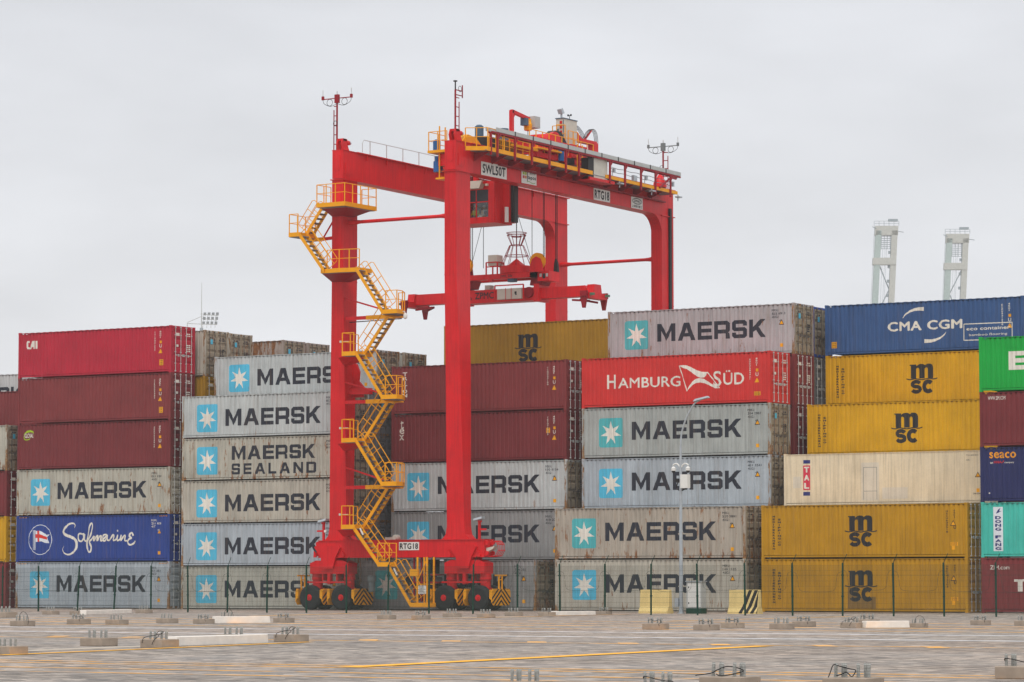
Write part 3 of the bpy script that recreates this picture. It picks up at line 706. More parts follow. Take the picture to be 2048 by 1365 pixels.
# --- bay of yellow containers
f = onpanel(40.66, 0, 0, CF)
container(40.66, 0, 0, HC, 'msc_ochre', 'ochre yellow container on the ground with patched black emblem behind the mesh fence', [('scuffed_patch', Dec().rect(*box_of(f, 483, 1212, 685, 1128), off=.0012).rect(*box_of(f, 483, 1128, 560, 1062), off=.0012), 'scuff')] + deco_msc(HC, 5.98, .62) + deco_idcol(HC, 'MEDU812204', '45G1', 'black', 10.95)[:1] + deco_warn(HC) + sticker(11.2, .62, .42, .2), frame='msc_ochre')
container(40.66, 0, HC, HC, 'msc_ochre', 'ochre yellow container second from the ground with a clean black emblem', deco_msc(HC, 5.98, .66) + deco_idcol(HC, 'MSCU630518', '45G1', 'black', 10.95)[:1] + deco_warn(HC) + sticker(11.2, .62, .42, .2), frame='msc_ochre')
buried(XE, 1, 0, HC, 2)
f = onpanel(XE, 1, 2 * HC, CF)
a = [('column_panel', Dec().rect(*box_of(f, 165, 362, 214, 184)), 'crimson')]
d = Dec().rect(*box_of(f, 165, 172, 214, 145)); d.rect(*box_of(f, 165, 402, 214, 374)); a.append(('column_blocks', d, 'navy'))
x0, x1, z0, z1 = box_of(f, 171, 360, 208, 186); a.append(('lettering', Dec().column('TAL', x0, x1, z0, z1, .05, .74, .006), 'white'))
d = Dec(); d.text('TCLU 804142 3', *box_of(f, 1335, 116, 1420, 104)); d.text('45R1', *box_of(f, 1335, 150, 1362, 140)); d.text('CMA CGM', *box_of(f, 1384, 392, 1440, 380), bold=.03); a.append(('id_marking', d, 'dark'))
d = Dec().rect(*box_of(f, 583, 436, 707, 162), off=.0015); d.rect(*box_of(f, 733, 425, 915, 340), off=.0015); d.rect(*box_of(f, 93, 348, 150, 265), off=.0015); a.append(('repair_patch', d, 'wash'))
a += deco_warn(HC, 11.62, 1.42, .62)
d = Dec()
fx0, fx1, fz0, fz1 = box_of(f, 600, 430, 692, 196)
for q in ((fx0, fz0), (fx1, fz0)): d.rect(q[0] - .012, q[0] + .012, fz0, fz1)
d.rect(fx0, fx1, fz1 - .02, fz1); d.rect(fx0, fx1, fz0 + .45, fz0 + .47); a.append(('hatch_outline', d, 'grey'))
container(XE, 1, 2 * HC, HC, 'cream', 'cream flat-sided container with a red and blue letter column at its left', a, flat=True, frame='cream')
buried(XE, 2, 0, HC, 3)
container(XE, 2, 3 * HC, HC, 'msc', 'bright yellow container with black emblem, directly above the cream one', deco_msc(HC, 6.12, .64) + deco_idcol(HC, 'MSCU41', '45', 'black', 11.1)[:1], frame='msc')
buried(40.27, 3, 0, 2.9, 4)
container(40.27, 3, 4 * 2.9, 2.9, 'msc', 'bright yellow container with black emblem, directly under the dark blue one', deco_msc(HC, 6.0, .62), frame='msc')
f = onpanel(40.27, 3, 5 * 2.9, CE)
d = Dec(); d.text('CMA', *box_of(f, 703, 418, 975, 328), bold=.03); d.text('CGM', *box_of(f, 1020, 402, 1302, 312), bold=.03)
d.stroke(smooth_path([f(*p) for p in ((822, 308), (850, 275), (890, 250), (940, 235), (994, 234))], 4), [.03 + .012 * i for i in range(17)])
d.stroke(smooth_path([f(*p) for p in ((1172, 418), (1145, 452), (1105, 475), (1055, 490), (998, 492))], 4), [.03 + .012 * i for i in range(17)])
d.text('eco container', *box_of(f, 1336, 408, 1686, 366), bold=.025); d.text('bamboo flooring', *box_of(f, 1356, 458, 1664, 420), bold=.01)
d.stroke([f(1314, 356), f(1703, 340)], .05); d.stroke([f(1314, 486), f(1703, 474)], .05); d.stroke([f(1314, 354), f(1314, 488)], .05); d.stroke([f(1703, 338), f(1703, 476)], .05)
container(40.27, 3, 5 * 2.9, 2.9, 'cma', 'dark blue container at top right with white arcs and a boxed two-line text', [('lettering', d, 'white')] + sticker(.38, .42, .36, .36) + deco_idcol(HC, 'ECMU931088', '45G1'), frame='cma')

# --- bay at the right edge
f = onpanel(XF, 0, 0, CF)
d = Dec(); d.text('ZIM.com', *box_of(f, 1508, 932, 1648, 902), bold=.015)
d.rect(*box_of(f, 1706, 1090, 1740, 1004)); d.rect(*box_of(f, 1680, 1020, 1706, 1003)); d.rect(*box_of(f, 1740, 1018, 1790, 1002))
container(XF, 0, 0, HC, 'maroon', 'maroon container on the ground at the right edge with a small white web address', [('lettering', d, 'white')])
f = onpanel(XF, 0, HC, CF)
pn = Dec().rect(*box_of(f, 1530, 800, 1596, 482)); x0, x1, z0, z1 = box_of(f, 1545, 795, 1586, 545)
d = Dec().column('DONG FANG', x0, x1, z0, z1, .04, .82, .006)
d.poly([f(1548, 530), f(1560, 505), f(1580, 490), f(1572, 515), f(1590, 512), f(1565, 524)], .006)
container(XF, 0, HC, HC, 'teal', 'turquoise container at the right edge with a white vertical name panel', [('name_panel', pn, 'bluewhite'), ('lettering', d, 'navy')])
f = onpanel(XF, 0, 2 * HC, CF)
d = Dec().text('seaco', *box_of(f, 1503, 134, 1694, 84), bold=.028)
e_ = Dec().text('an', *box_of(f, 1509, 172, 1530, 160), bold=.02); e_.text('company', *box_of(f, 1612, 172, 1682, 158), bold=.02); e_.rect(*box_of(f, 1500, 388, 1509, 379))
g_ = Dec().text('HNA', *box_of(f, 1536, 170, 1590, 150), bold=.03); g_.stroke([f(1588, 166), f(1600, 160), f(1608, 150)], .05)
container(XF, 0, 2 * HC, HC, 'seaco', 'navy container at the right edge with one orange word', [('lettering', d, 'orange'), ('small_lettering', e_, 'white'), ('small_emblem', g_, 'seared')])
f = onpanel(XF, 0, 3 * HC, CE)
d = Dec().text('WWW.ZIM.COM', *box_of(f, 1508, 966, 1646, 932), bold=.012)
container(XF, 0, 3 * HC, HC, 'maroon2', 'maroon container at the right edge under the green one, with white web address', [('lettering', d, 'white')])
f = onpanel(XF, 0, 4 * HC, CE)
x0, x1, z0, z1 = box_of(f, 1676, 724, 1800, 570); w_ = (z1 - z0) * .24
d = Dec(); d.rect(x0, x0 + .36, z0, z1)
for zz in (z0, (z0 + z1) / 2 - w_ / 2, z1 - w_): d.rect(x0 + .36, x0 + 1.5, zz, zz + w_)
container(XF, 0, 4 * HC, HC, 'green', 'bright green container at the right edge with a big white letter', [('lettering', d, 'white')], frame='green')

# ------------------------------------------------------------------ rubber-tyred gantry crane
YN, YF = -1.75, 22.35                # leg planes, near and far
def tz(z, y): return z - .012 * (y - YN)      # the girders run very slightly downhill, as the yard drains
crane = thing('gantry_crane', 'tall red gantry crane on black tyres straddling the container stacks', 'gantry crane', (18.06, YN, 0))
LEGS = {'l': (13.74, 14.50, 13.40, 14.60), 'r': (21.62, 22.40, 21.58, 22.76)}   # x0,x1 at the top, x0,x1 at the foot
ZS = 4.05
def leg(k, y, sgn):
    x0, x1, b0, b1 = LEGS[k]; zt = tz(25.2, y); mb = MB()
    t0, t1, u0, u1 = y - .72, y + .80, y - .36, y + .36
    zm = 13.0; f = (zm - ZS) / (25.2 - ZS); 
    lv = [(ZS, b0 - .35, b1 + .35, u0, u1), (ZS + .28, b0 - .08, b1 + .08, u0, u1), (ZS + .75, b0, b1, u0, u1), (zm, b0 * .55 + x0 * .45, b1 * .55 + x1 * .45, u0 - .16, u1 + .22), (19.2, x0 - .02, x1 + .02, t0 + .04, t1 - .03), (zt, x0, x1, t0, t1)]
    if sgn < 0: lv[-3:-1] = [(11.0, x0 - .02, x1 + .02, t0 + .25, t1 - .3), (16.0, x0 - .01, x1 + .01, t0 + .0, t1 - .01)]
    for a, b in zip(lv, lv[1:]):
        z0, p0, p1, q0, q1 = a; z1, r0, r1, s0, s1 = b
        mb.hexa([(p0, q0, z0), (p1, q0, z0), (p1, q1, z0), (p0, q1, z0), (r0, s0, z1), (r1, s0, z1), (r1, s1, z1), (r0, s1, z1)])
    for zz in (8.9, 14.2, 19.2):
        q = [(a, b, (zz - a[0]) / (b[0] - a[0])) for a, b in zip(lv, lv[1:]) if a[0] <= zz <= b[0]][0]; e5 = [q[0][i] + (q[1][i] - q[0][i]) * q[2] for i in range(1, 5)]; mb.box(e5[0] - .012, e5[1] + .012, e5[2] - .012, e5[3] + .012, zz - .02, zz + .02)
    # flange under the girder and weld seams
    mb.box(x0 - .09, x1 + .09, t0 - .09, t1 + .09, zt - .05, zt + .0)
    return mb.build('leg', M['red'], crane)
def sweep_girder(k):
    x0, x1 = LEGS[k][:2]; mb = MB(); ya, yb = YN - .72, YF + .80
    prof = lambda y, z: (y, tz(z, y))
    zb, zt = 25.2, 26.93
    def hx(xa, xb, y0, y1, za, zc):
        mb.hexa([(xa, y0, tz(za, y0)), (xb, y0, tz(za, y0)), (xb, y1, tz(za, y1)), (xa, y1, tz(za, y1)), (xa, y0, tz(zc, y0)), (xb, y0, tz(zc, y0)), (xb, y1, tz(zc, y1)), (xa, y1, tz(zc, y1))])
    hx(x0 + .012, x1 - .012, ya, yb, zb + .03, zt - .03)
    hx(x0 - .03, x1 + .03, ya - .01, ya + 1.55, zt - .028, zt); hx(x0 - .16, x1 + .16, ya + 1.55, yb + .05, zt - .05, zt + .0)
    hx(x0 - .02, x1 + .02, ya + 1.6, yb, zb, zb + .028)
    # haunch at the far leg
    pts = []
    y1 = YF - .70; n = 6; rr = 1.25
    pts = [(y1 - rr, tz(zb, y1 - rr)), (y1, tz(zb, y1)), (y1, tz(zb - rr, y1))]
    pts += [(y1 - rr + rr * math.sin(R(90 - a)), tz(zb - rr + rr * math.cos(R(90 - a)), y1)) for a in (15, 30, 45, 60, 75)]
    mb.prism(pts, 'x', x0 + .01, x1 - .01)
    # inspection hatch rim, lug plates, stiffener ribs
    mb.prism([(x0 + .38 + .21 * math.cos(R(t)), 26.2 + .21 * math.sin(R(t)) + (.28 if 0 <= t <= 180 else -.28)) for t in range(0, 360, 20)], 'y', ya - .03, ya - .005)
    mb.prism([(ya + .25, 25.5), (ya + .72, 25.55), (ya + .95, 25.62), (ya + .95, 25.80), (ya + .25, 26.2)], 'x', x1, x1 + .035)
    for y in [ya + 2.4 + i * 2.1 for i in range(10)]: mb.prism([(y, tz(zt - .05, y)), (y + .05, tz(zt - .05, y)), (y + .05, tz(zt - .4, y)), (y, tz(zt - .4, y))], 'x', x1 - .01, x1 + .10)
    # rail on top
    hx((x0 + x1) / 2 - .05, (x0 + x1) / 2 + .05, ya + 2, yb, zt, zt + .12)
    return mb.build('girder', M['red'], crane)
for k in 'lr': leg(k, YN, 1); sweep_girder(k)
for k in 'lr':
    x0, x1, b0, b1 = LEGS[k]; leg(k, YF, -1)
def sill(y):
    mb = MB(); xa, xb = 12.72, 24.18
    mb.box(xa, xb, y - .48, y + .48, 3.06, 4.02); mb.box(xa - .02, xb + .02, y - .55, y + .55, 4.02, 4.05); mb.box(xa - .02, xb + .02, y - .55, y + .55, 3.03, 3.06)
    for c in (13.45, 22.84):   # saddle plates reaching down to the bogie pins
        mb.prism([(c - .95, 3.65), (c - .85, 3.74), (c + .72, 3.74), (c + .88, 3.62), (c + .55, 3.05), (c + .36, 2.40), (c - .36, 2.40), (c - .50, 3.05)], 'y', y - .62, y + .62)
        for dx in (-1.02, .98):
            mb.prism([(c + dx, 3.06), (c + dx + .16, 3.06), (c + dx + .16, 3.18), (c + dx + .02, 3.42)], 'y', y - .60, y - .48)
    for xx, s in ((xa, -1), (xb, 1)):
        for z in (3.25, 3.85): mb.prism([(xx, z - .16), (xx + s * .22, z - .1), (xx + s * .26, z), (xx + s * .22, z + .1), (xx, z + .16)], 'y', y - .42, y - .34); mb.prism([(xx, z - .16), (xx + s * .22, z - .1), (xx + s * .26, z), (xx + s * .22, z + .1), (xx, z + .16)], 'y', y + .2, y + .28)
    return mb.build('sill_beam', M['red'], crane)
sill(YN); sill(YF)
for y, z in ((YN, 22.68), (YF, 22.2)):
    mb = MB(); mb.tube([(14.45, y, z), (14.75, y, z), (15.05, y, z), (15.3, y, z), (20.8, y, z), (21.05, y, z), (21.3, y, z), (21.66, y, z)], [.17, .17, .13, .105, .105, .13, .17, .22], 10)
    mb.build('tie_bar', M['red'], crane, smooth=True)
WX = (12.33, 14.57, 21.68, 24.00)
def bogie(c, y):
    mb = MB()
    mb.prism([(c - 1.35, 2.10), (c + 1.35, 2.10), (c + 1.36, 2.72), (c + .95, 2.88), (c - .95, 2.88), (c - 1.36, 2.72)], 'y', y - .46, y + .46)
    b = mb.build('bogie', M['red'], crane)
    for dx in (-1.12, 1.14):
        st = MB(); st.lathe((c + dx, y, 0), 'z', [(1.15, .30), (1.75, .30), (1.76, .36), (1.84, .36), (1.85, .34), (2.1, .34)], 14)
        st.box(c + dx - .26, c + dx + .26, y - .30, y + .30, .62, 1.3); st.lathe((c + dx, y, .72), 'y', [(-.95, .10), (.95, .10)], 10)
        st.build('wheel_strut', M['red'], b, smooth=True)
    tb = MB().bar((c - 1.5, y - .5, 1.62), (c + 1.6, y - .5, 1.62), .07, .10); tb.box(c - .1, c + .1, y - .5, y - .2, 1.5, 2.1); tb.box(c - .55, c - .45, y - .4, y + .4, 1.7, 2.1); tb.box(c + .45, c + .55, y - .4, y + .4, 1.7, 2.1)
    tb.build('steering_rod', M['red'], b)
for y in (YN, YF):
    for c in (13.45, 22.84): bogie(c, y)
ty = MB().lathe((0, 0, 0), 'y', [(-.20, .40), (-.21, .46), (-.225, .56), (-.20, .66), (-.15, .71), (-.05, .725), (.05, .725), (.15, .71), (.20, .66), (.225, .56), (.21, .46), (.20, .40)], 32).mesh('tyre', smooth=True)
rim = MB().lathe((0, 0, 0), 'y', [(-.17, .40), (-.19, .38), (-.16, .31), (-.10, .27), (.18, .27), (.20, .40)], 28).mesh('rim', smooth=True)
hub = MB().lathe((0, 0, 0), 'y', [(-.215, .11), (-.21, .18), (-.18, .195), (-.10, .20), (.1, .20)], 20).mesh('hub', smooth=True)
co = parent_origin(crane)
for y in (YN, YF):
    for x in WX:
        for dy in (-.66, .66):
            t = put('wheel', ty, M['rubber'], crane, Vector((x, y + dy, .725)) - co); put('rim', rim, M['rim'], t); put('hub', hub, M['red'], t)
# striped guards ahead of and behind the wheels
def guard(x, y, sgn):
    mb = MB(); w = .98; x0 = x; x1 = x + .05
    pl = [(y - w + .18, .30), (y + w - .18, .30), (y + w, .48), (y + w, 1.10), (y + w - .12, 1.24), (y - w + .12, 1.24), (y - w, 1.10), (y - w, .48)]
    mb.prism(pl, 'x', x0, x1)
    for s in (-1, 1): mb.prism([(x0 - .14 if sgn > 0 else x1 + .14, 1.16), (x0 if sgn > 0 else x1, 1.22), (x0 if sgn > 0 else x1, .60), (x0 - .14 if sgn > 0 else x1 + .14, .72)], 'y', y + s * w - (.03 if s > 0 else 0), y + s * w + (.03 if s < 0 else 0))
    g = mb.build('wheel_guard', M['yellow'], crane)
    if sgn > 0:
        for i in range(4):
            st = MB(); z = .20 + i * .30; s = .82
            for q in (-1, 1):
                a = [(y, z + .10), (y + q * w, z + .10 - s * w), (y + q * w, z + .23 - s * w), (y, z + .23)]
                # clip to the guard
                pts = []
                for k in range(0, 17):
                    u = k / 16 * w; zl = z + .10 - s * u + .2; 
                    pts.append((u, zl))
                lo = [(y + q * u, min(1.236, max(.305 + max(0, u - w + .18), zl))) for u, zl in pts]; hi = [(y + q * u, min(1.236 - max(0, u - w + .12), max(.305, zl + .14))) for u, zl in pts]
                for k in range(16):
                    qd = [lo[k], lo[k + 1], hi[k + 1], hi[k]]
                    if hi[k][1] - lo[k][1] > .02 or hi[k + 1][1] - lo[k + 1][1] > .02:
                        st.add([(x1 + .004, a_, b_) for a_, b_ in qd], [(0, 1, 2, 3)])
            if st.v: st.build('stripe', M['black'], g)
    return g
for x in WX:
    guard(x + .97, YN, 1); guard(x - .90, YN, -1)
# gate posts of yellow tube above the outer guards
for x in (25.0, 11.3):
    mb = MB()
    for dy in (-.22, .12): mb.tube([(x, YN + dy, 1.1), (x, YN + dy, 1.98)], .05, 6)
    mb.bar((x, YN - .6, 2.0), (x, YN + .6, 2.0), .08); mb.bar((x, YN - .2, 1.75), (x, YN + .1, 1.75), .06)
    mb.build('bumper_bracket', M['yellow'], crane)
# drive units and cabinets by the wheels
for x, y, z0, z1, m in ((15.95, YN + .3, 1.05, 2.0, 'grey_alu'), (20.5, YN + .35, 1.0, 1.9, 'grey_alu')):
    MB().lathe((x, y, 0), 'z', [(z0, .20), (z1 - .35, .20), (z1 - .34, .26), (z1, .26)], 14).build('drive_motor', M['motor'], crane, smooth=True)
MB().box(19.2, 20.9, YN - .35, YN + .45, 1.55, 1.65).box(19.25, 19.33, YN - .3, YN - .22, .5, 3.03).box(19.75, 19.83, YN - .3, YN - .22, .5, 3.03).box(19.2, 20.9, YN - .35, YN + .45, 2.0, 2.07).box(20.6, 20.7, YN - .3, YN - .2, .5, 3.03).build('equipment_frame', M['red_dark'], crane)
MB().box(19.5, 20.8, YN - .2, YN + .4, .55, 1.5).box(20.0, 20.6, YN - .1, YN + .4, 2.1, 2.9).build('equipment_box', M['black'], crane)
MB().lathe((20.2, YN - .15, 2.2), 'z', [(0, .2), (.3, .2), (.42, .1)], 12).build('filter_pot', M['black'], crane, smooth=True)
# ground-end lamps, horn and cable guide
for x, s in ((12.95, -1), (23.75, 1)):
    mb = MB(); mb.bar((x, YN - .3, 4.05), (x, YN - .3, 5.0), .12); mb.bar((x, YN - .3, 4.6), (x + s * .45, YN - .3, 4.6), .10); mb.prism([(x - s * .05, 5.0), (x - s * .05, 5.12), (x + s * .1, 5.12), (x + s * .1, 5.0)], 'y', YN - .4, YN - .2); mb.build('lamp_post_bracket', M['red'], crane)
    MB().hexa([(x + s * .0 - .28, YN - .55, 5.10), (x + s * .0 + .28, YN - .55, 5.2), (x + s * .0 + .28, YN - .15, 5.2), (x + s * .0 - .28, YN - .15, 5.10), (x - .28, YN - .5, 5.22), (x + .28, YN - .5, 5.33), (x + .28, YN - .2, 5.33), (x - .28, YN - .2, 5.22)]).build('floodlight', M['lamp_grey'], crane)
MB().box(13.05, 13.2, YN - .42, YN - .35, 4.52, 4.66).build('number_plate', M['white'], crane)
mb = MB(); cx = 24.75
for i in range(5):
    y = YN - .35 + i * .17; mb.tube([(24.4, y, 3.05), (24.85, y, 3.1), (25.05, y, 3.4), (25.0, y, 3.75), (24.8, y, 3.95), (24.5, y, 3.9)], .022, 5)
for p in ((24.85, 3.1), (25.05, 3.4), (25.0, 3.75)): mb.tube([(p[0], YN - .38, p[1]), (p[0], YN + .36, p[1])], .022, 5)
mb.build('reel_cage', M['red'], crane)
MB().prism([(24.2, 3.3), (24.65, 3.5), (24.75, 3.65), (24.5, 3.6), (24.2, 3.55)], 'y', YN - .3, YN + .1).build('horn', M['beige'], crane)
MB().lathe((18.0, YN - .15, 4.18), 'y', [(-.28, .13), (-.2, .17), (.15, .17), (.25, .1)], 12).box(17.2, 17.95, YN - .2, YN, 4.06, 4.2).build('beacon_camera', M['beige'], crane, smooth=True)

# --- stair tower on the near left leg
OL, IL = (-4.15, -3.42), (-3.32, -2.60)       # outer and inner flight lanes
RT = .024
def flight(x0, z0, x1, z1, lane, n):
    """stair from (x0,z0) up to (x1,z1) along x"""
    y0, y1 = lane; fl = MB(); h = .30
    for y in (y0, y1 - .05): fl.hexa([(x0, y, z0 - h * .6), (x1, y, z1 - h * .6), (x1, y + .05, z1 - h * .6), (x0, y + .05, z0 - h * .6), (x0, y, z0 + h * .4), (x1, y, z1 + h * .4), (x1, y + .05, z1 + h * .4), (x0, y + .05, z0 + h * .4)])
    o = fl.build('stair_flight', M['yellow'], crane)
    s = 1 if x1 > x0 else -1; tm = MB().box(-.13, .13, y0 + .05, y1 - .05, -.02, .02).box(-.13, -.11, y0 + .05, y1 - .05, -.06, -.02).mesh('tread')
    for i in range(n):
        t = (i + .6) / n; put('tread', tm, M['tread'], o, Vector((x0 + (x1 - x0) * t, 0, z0 + (z1 - z0) * t)) - co + Vector((0, 0, 0)))
    for y in (y0 + .02, y1 - .02):
        hr = MB(); A = Vector((x0, y, z0 + .1)); B = Vector((x1, y, z1 + .1)); dz = Vector((0, 0, 1)); nrm = Vector((-(z1 - z0), 0, x1 - x0)).normalized()
        if nrm.z < 0: nrm = -nrm
        off = nrm * .78
        pA, pB = A.lerp(B, .04), A.lerp(B, .97)
        hr.tube([pA, pA + off * .8, pA + off * .97 + (B - A).normalized() * .12, pB + off * .97 - (B - A).normalized() * .12, pB + off * .8, pB], RT, 5)
        hr.tube([pA + off * .5, pB + off * .5], RT * .85, 5)
        for t in (.3, .62): p = A.lerp(B, t); hr.bar(p, p + off * .96, .045, .03)
        hr.build('handrail', M['yellow'], o)
    return o
def rail(mb, pts, h=1.08, closed=False):
    P = [Vector(p) for p in pts]
    mb.tube([p + Vector((0, 0, h)) for p in P], RT, 5); mb.tube([p + Vector((0, 0, h * .52)) for p in P], RT * .85, 5)
    for j, (a, b) in enumerate(zip(P, P[1:])):
        n = max(1, round((b - a).length / .75))
        for i in range(n + 1 if j == len(P) - 2 else n): q = a.lerp(b, i / n); mb.bar(q, q + Vector((0, 0, h)), .05, .04)
def landing(poly, z, railpts, name='stair_landing'):
    mb = MB(); mb.prism(poly, 'z', z - .16, z + .09)
    o = mb.build(name, M['yellow'], crane)
    g = MB(); g.prism([(p[0] * .94 + .06 * sum(q[0] for q in poly) / len(poly), p[1] * .94 + .06 * sum(q[1] for q in poly) / len(poly)) for p in poly], 'z', z - .185, z - .162); g.build('deck_grating', M['tread'], o)
    r = MB()
    for pts in railpts: rail(r, [(a, b, z + .09) for a, b in pts])
    r.build('guard_rail', M['yellow'], o)
    return o
ZL = (4.82, 9.80, 14.80, 19.68); ZR = (7.25, 12.22, 17.12)
for z in ZL[:3]:
    l_ = landing([(15.66, -4.18), (16.62, -4.18), (16.62, -2.5), (15.66, -2.5)], z, [[(16.5, -4.15), (15.69, -4.15), (15.69, -2.53)]])
    MB().hexa([(14.5, -2.3, z - .55), (14.7, -2.3, z - .55), (14.7, -1.9, z - .55), (14.5, -1.9, z - .55), (15.0, -3.6, z - .19), (16.3, -3.6, z - .19), (16.3, -2.2, z - .19), (14.5, -2.2, z - .19)]).build('bracket', M['red'], crane)
    fx = MB(); fx.box(15.45, 15.56, -4.1, -3.98, z + .62, z + .74); fx.box(15.56, 16.05, -4.08, -4.0, z + .64, z + .70); fx.build('landing_light', M['beige'], crane)
for z in ZR:
    landing([(18.40, -4.18), (19.5, -4.18), (19.45, -3.5), (18.95, -2.5), (18.40, -2.5)], z, [[(18.7, -4.15), (19.47, -4.15), (19.42, -3.5), (18.92, -2.53), (18.5, -2.53)]])
    b = MB(); b.bar((14.6, -2.2, z - .14), (16.05, -2.2, z - .14), .16, .2); b.bar((14.55, -2.2, z + 1.05), (18.0, -2.2, z + .05), .07, .09); b.build('bracket', M['red'], crane)
    b = MB(); b.bar((16.05, -2.2, z - .14), (18.6, -2.2, z - .14), .18, .24); b.bar((18.5, -4.0, z - .2), (18.5, -2.2, z - .2), .12, .12); b.build('bracket', M['yellow'], crane)
landing([(14.06, -4.05), (15.35, -4.05), (16.62, -3.75), (16.62, -2.5), (14.6, -2.5), (14.06, -2.6)], ZL[3], [[(14.5, -4.02), (15.35, -4.02), (16.58, -3.75)]])
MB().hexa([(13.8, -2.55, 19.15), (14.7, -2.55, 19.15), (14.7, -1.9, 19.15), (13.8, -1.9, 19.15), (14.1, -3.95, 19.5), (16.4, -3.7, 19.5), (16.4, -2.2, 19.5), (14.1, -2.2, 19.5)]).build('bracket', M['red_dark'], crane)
landing([(11.85, -4.18), (12.62, -4.18), (12.62, -2.5), (11.85, -2.5)], 21.92, [[(12.5, -4.15), (11.88, -4.15), (11.88, -2.53), (12.6, -2.53)]])
b = MB(); b.bar((12.0, -2.35, 21.72), (13.0, -2.35, 21.74), .2, .2); b.build('bracket', M['yellow'], crane)
b = MB(); b.bar((13.0, -2.3, 21.74), (13.8, -2.3, 21.78), .14, .18); b.bar((13.0, -2.3, 21.8), (13.8, -2.3, 22.9), .07); b.build('bracket', M['red'], crane)
landing([(13.72, -4.05), (15.75, -4.05), (15.75, -.75), (14.62, -.75), (14.62, -2.5), (13.72, -2.5)], 23.55, [[(13.75, -2.6), (13.75, -4.02), (15.72, -4.02), (15.72, -.78), (14.7, -.78)]], 'stair_landing')
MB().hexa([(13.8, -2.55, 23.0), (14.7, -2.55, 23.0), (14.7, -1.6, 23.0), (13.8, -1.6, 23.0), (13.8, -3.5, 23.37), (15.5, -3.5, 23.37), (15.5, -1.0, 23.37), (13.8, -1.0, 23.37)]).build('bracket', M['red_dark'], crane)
# flights: '\' in the outer lane, '/' in the inner lane
flight(20.45, .36, 18.95, 2.52, OL, 9)
landing([(18.2, -4.18), (19.0, -4.18), (19.0, -3.4), (18.2, -3.4)], 2.66, [[(18.2, -4.14), (19.0, -4.14)], [(18.2, -3.43), (19.0, -3.43)]])
flight(18.28, 2.62, 16.5, ZL[0] - .05, OL, 8)
for zl, zr in zip(ZL[:3], ZR): flight(16.62, zl, 18.45, zr, IL, 9)
for zr, zl in zip(ZR, ZL[1:]): flight(18.45, zr, 16.62, zl, OL, 9)
flight(14.35, ZL[3], 12.60, 21.88, OL, 8)
flight(12.45, 21.95, 13.62, 23.5, IL, 6)
o = landing([(20.45, -4.18), (21.65, -4.18), (21.65, -3.35), (20.45, -3.35)], .36, [])
b = MB()
for x, y in ((20.9, -4.1), (21.55, -4.1), (20.9, -3.4), (21.55, -3.4)): b.bar((x, y, .4), (x, y, 3.03), .08)
b.bar((20.9, -4.1, 1.5), (21.55, -4.1, 1.5), .05); b.bar((20.9, -4.1, 1.7), (21.55, -4.1, 2.9), .05); b.bar((21.55, -3.4, 1.5), (20.9, -3.4, 1.5), .05)
b.build('stair_gate', M['yellow'], crane)
nb = MB().box(21.02, 21.52, -4.19, -4.16, .95, 1.42).build('notice_board', M['white'], crane)
q = MB()
for i in range(6): q.box(21.06, 21.48 - (i % 3) * .06, -4.194, -4.19, .99 + i * .07, 1.015 + i * .07)
q.build('notice_text', M['ink'], nb)
MB().box(20.4, 20.95, -4.16, -3.98, 1.95, 2.35).build('control_box', M['yellow'], crane)
# stair lights and the dome camera on the upper landing
for x, y, z in ((16.95, -4.12, 4.7), (19.3, -4.12, 2.4)):
    MB().bar((x, y, z), (x + .22, y, z - .38), .07).build('tube_light', M['white'], crane)
mb = MB(); mb.tube([(19.4, -3.5, 17.08), (19.58, -3.5, 17.1), (19.62, -3.5, 16.98)], .025, 5); mb.lathe((19.62, -3.5, 0), 'z', [(16.66, .04), (16.72, .11), (16.84, .12), (16.94, .10), (17.0, .05)], 12); mb.build('dome_camera', M['white'], crane, smooth=True)
# hose run on the leg, red hydraulic swing arm under the girder
MB().bar((14.55, -1.75, 16.8), (18.3, -1.9, 16.85), .05).build('hose', M['cable'], crane)
MB().prism([(14.45, 12.4), (15.3, 12.4), (15.35, 13.0), (15.0, 13.35), (15.05, 13.9), (14.85, 14.35), (14.45, 14.6)], 'y', -1.5, -1.35).box(14.5, 16.0, -1.9, -1.5, 12.55, 12.9).build('hose_reel_plate', M['red'], crane)

# --- signs
def sign(name, words, x=None, y=None, p=None, frame=True):
    pass
def side_plate(px, txtrows, xs, logo=None):
    (ax, ay), (bx, by) = px
    a, b = at(ax, ay, x=xs), at(bx, by, x=xs); y0, y1, z0, z1 = min(a.y, b.y), max(a.y, b.y), min(a.z, b.z), max(a.z, b.z)
    pl = MB().box(xs, xs + .02, y0, y1, z0, z1).build('sign_plate', M['white'], crane)
    for s, u0, u1, v0, v1, bold, mt in txtrows:
        mb = MB()
        for vs, fs, i in text_mesh(s, bold): mb.add([(xs + .024 + i * .0008, y0 + (u0 + u * (u1 - u0)) * (y1 - y0), z0 + (v0 + v * (v1 - v0)) * (z1 - z0)) for u, v in vs], fs)
        mb.build('lettering', mt, pl)
    return pl, (y0, y1, z0, z1)
XS = 22.405
side_plate(((962, 323), (1013, 360)), [('SWL50T', .05, .95, .16, .86, .03, M['ink'])], XS)
pl, (y0, y1, z0, z1) = side_plate(((1042.7, 338), (1072.5, 372)), [('porto', .55, .92, .68, .86, .015, M['ink']), ('tapoa', .40, .96, .28, .58, .03, M['ink'])], XS)
for i, (u, v, c) in enumerate(((.08, .62, S(150, 180, 50)), (.22, .62, S(170, 190, 60)), (.08, .36, S(190, 50, 50)), (.22, .36, S(200, 120, 40)))):
    MB().box(XS + .02, XS + .024, y0 + u * (y1 - y0), y0 + (u + .11) * (y1 - y0), z0 + v * (z1 - z0), z0 + (v + .2) * (z1 - z0)).build('logo_square', simple('logo_colour', c), pl)
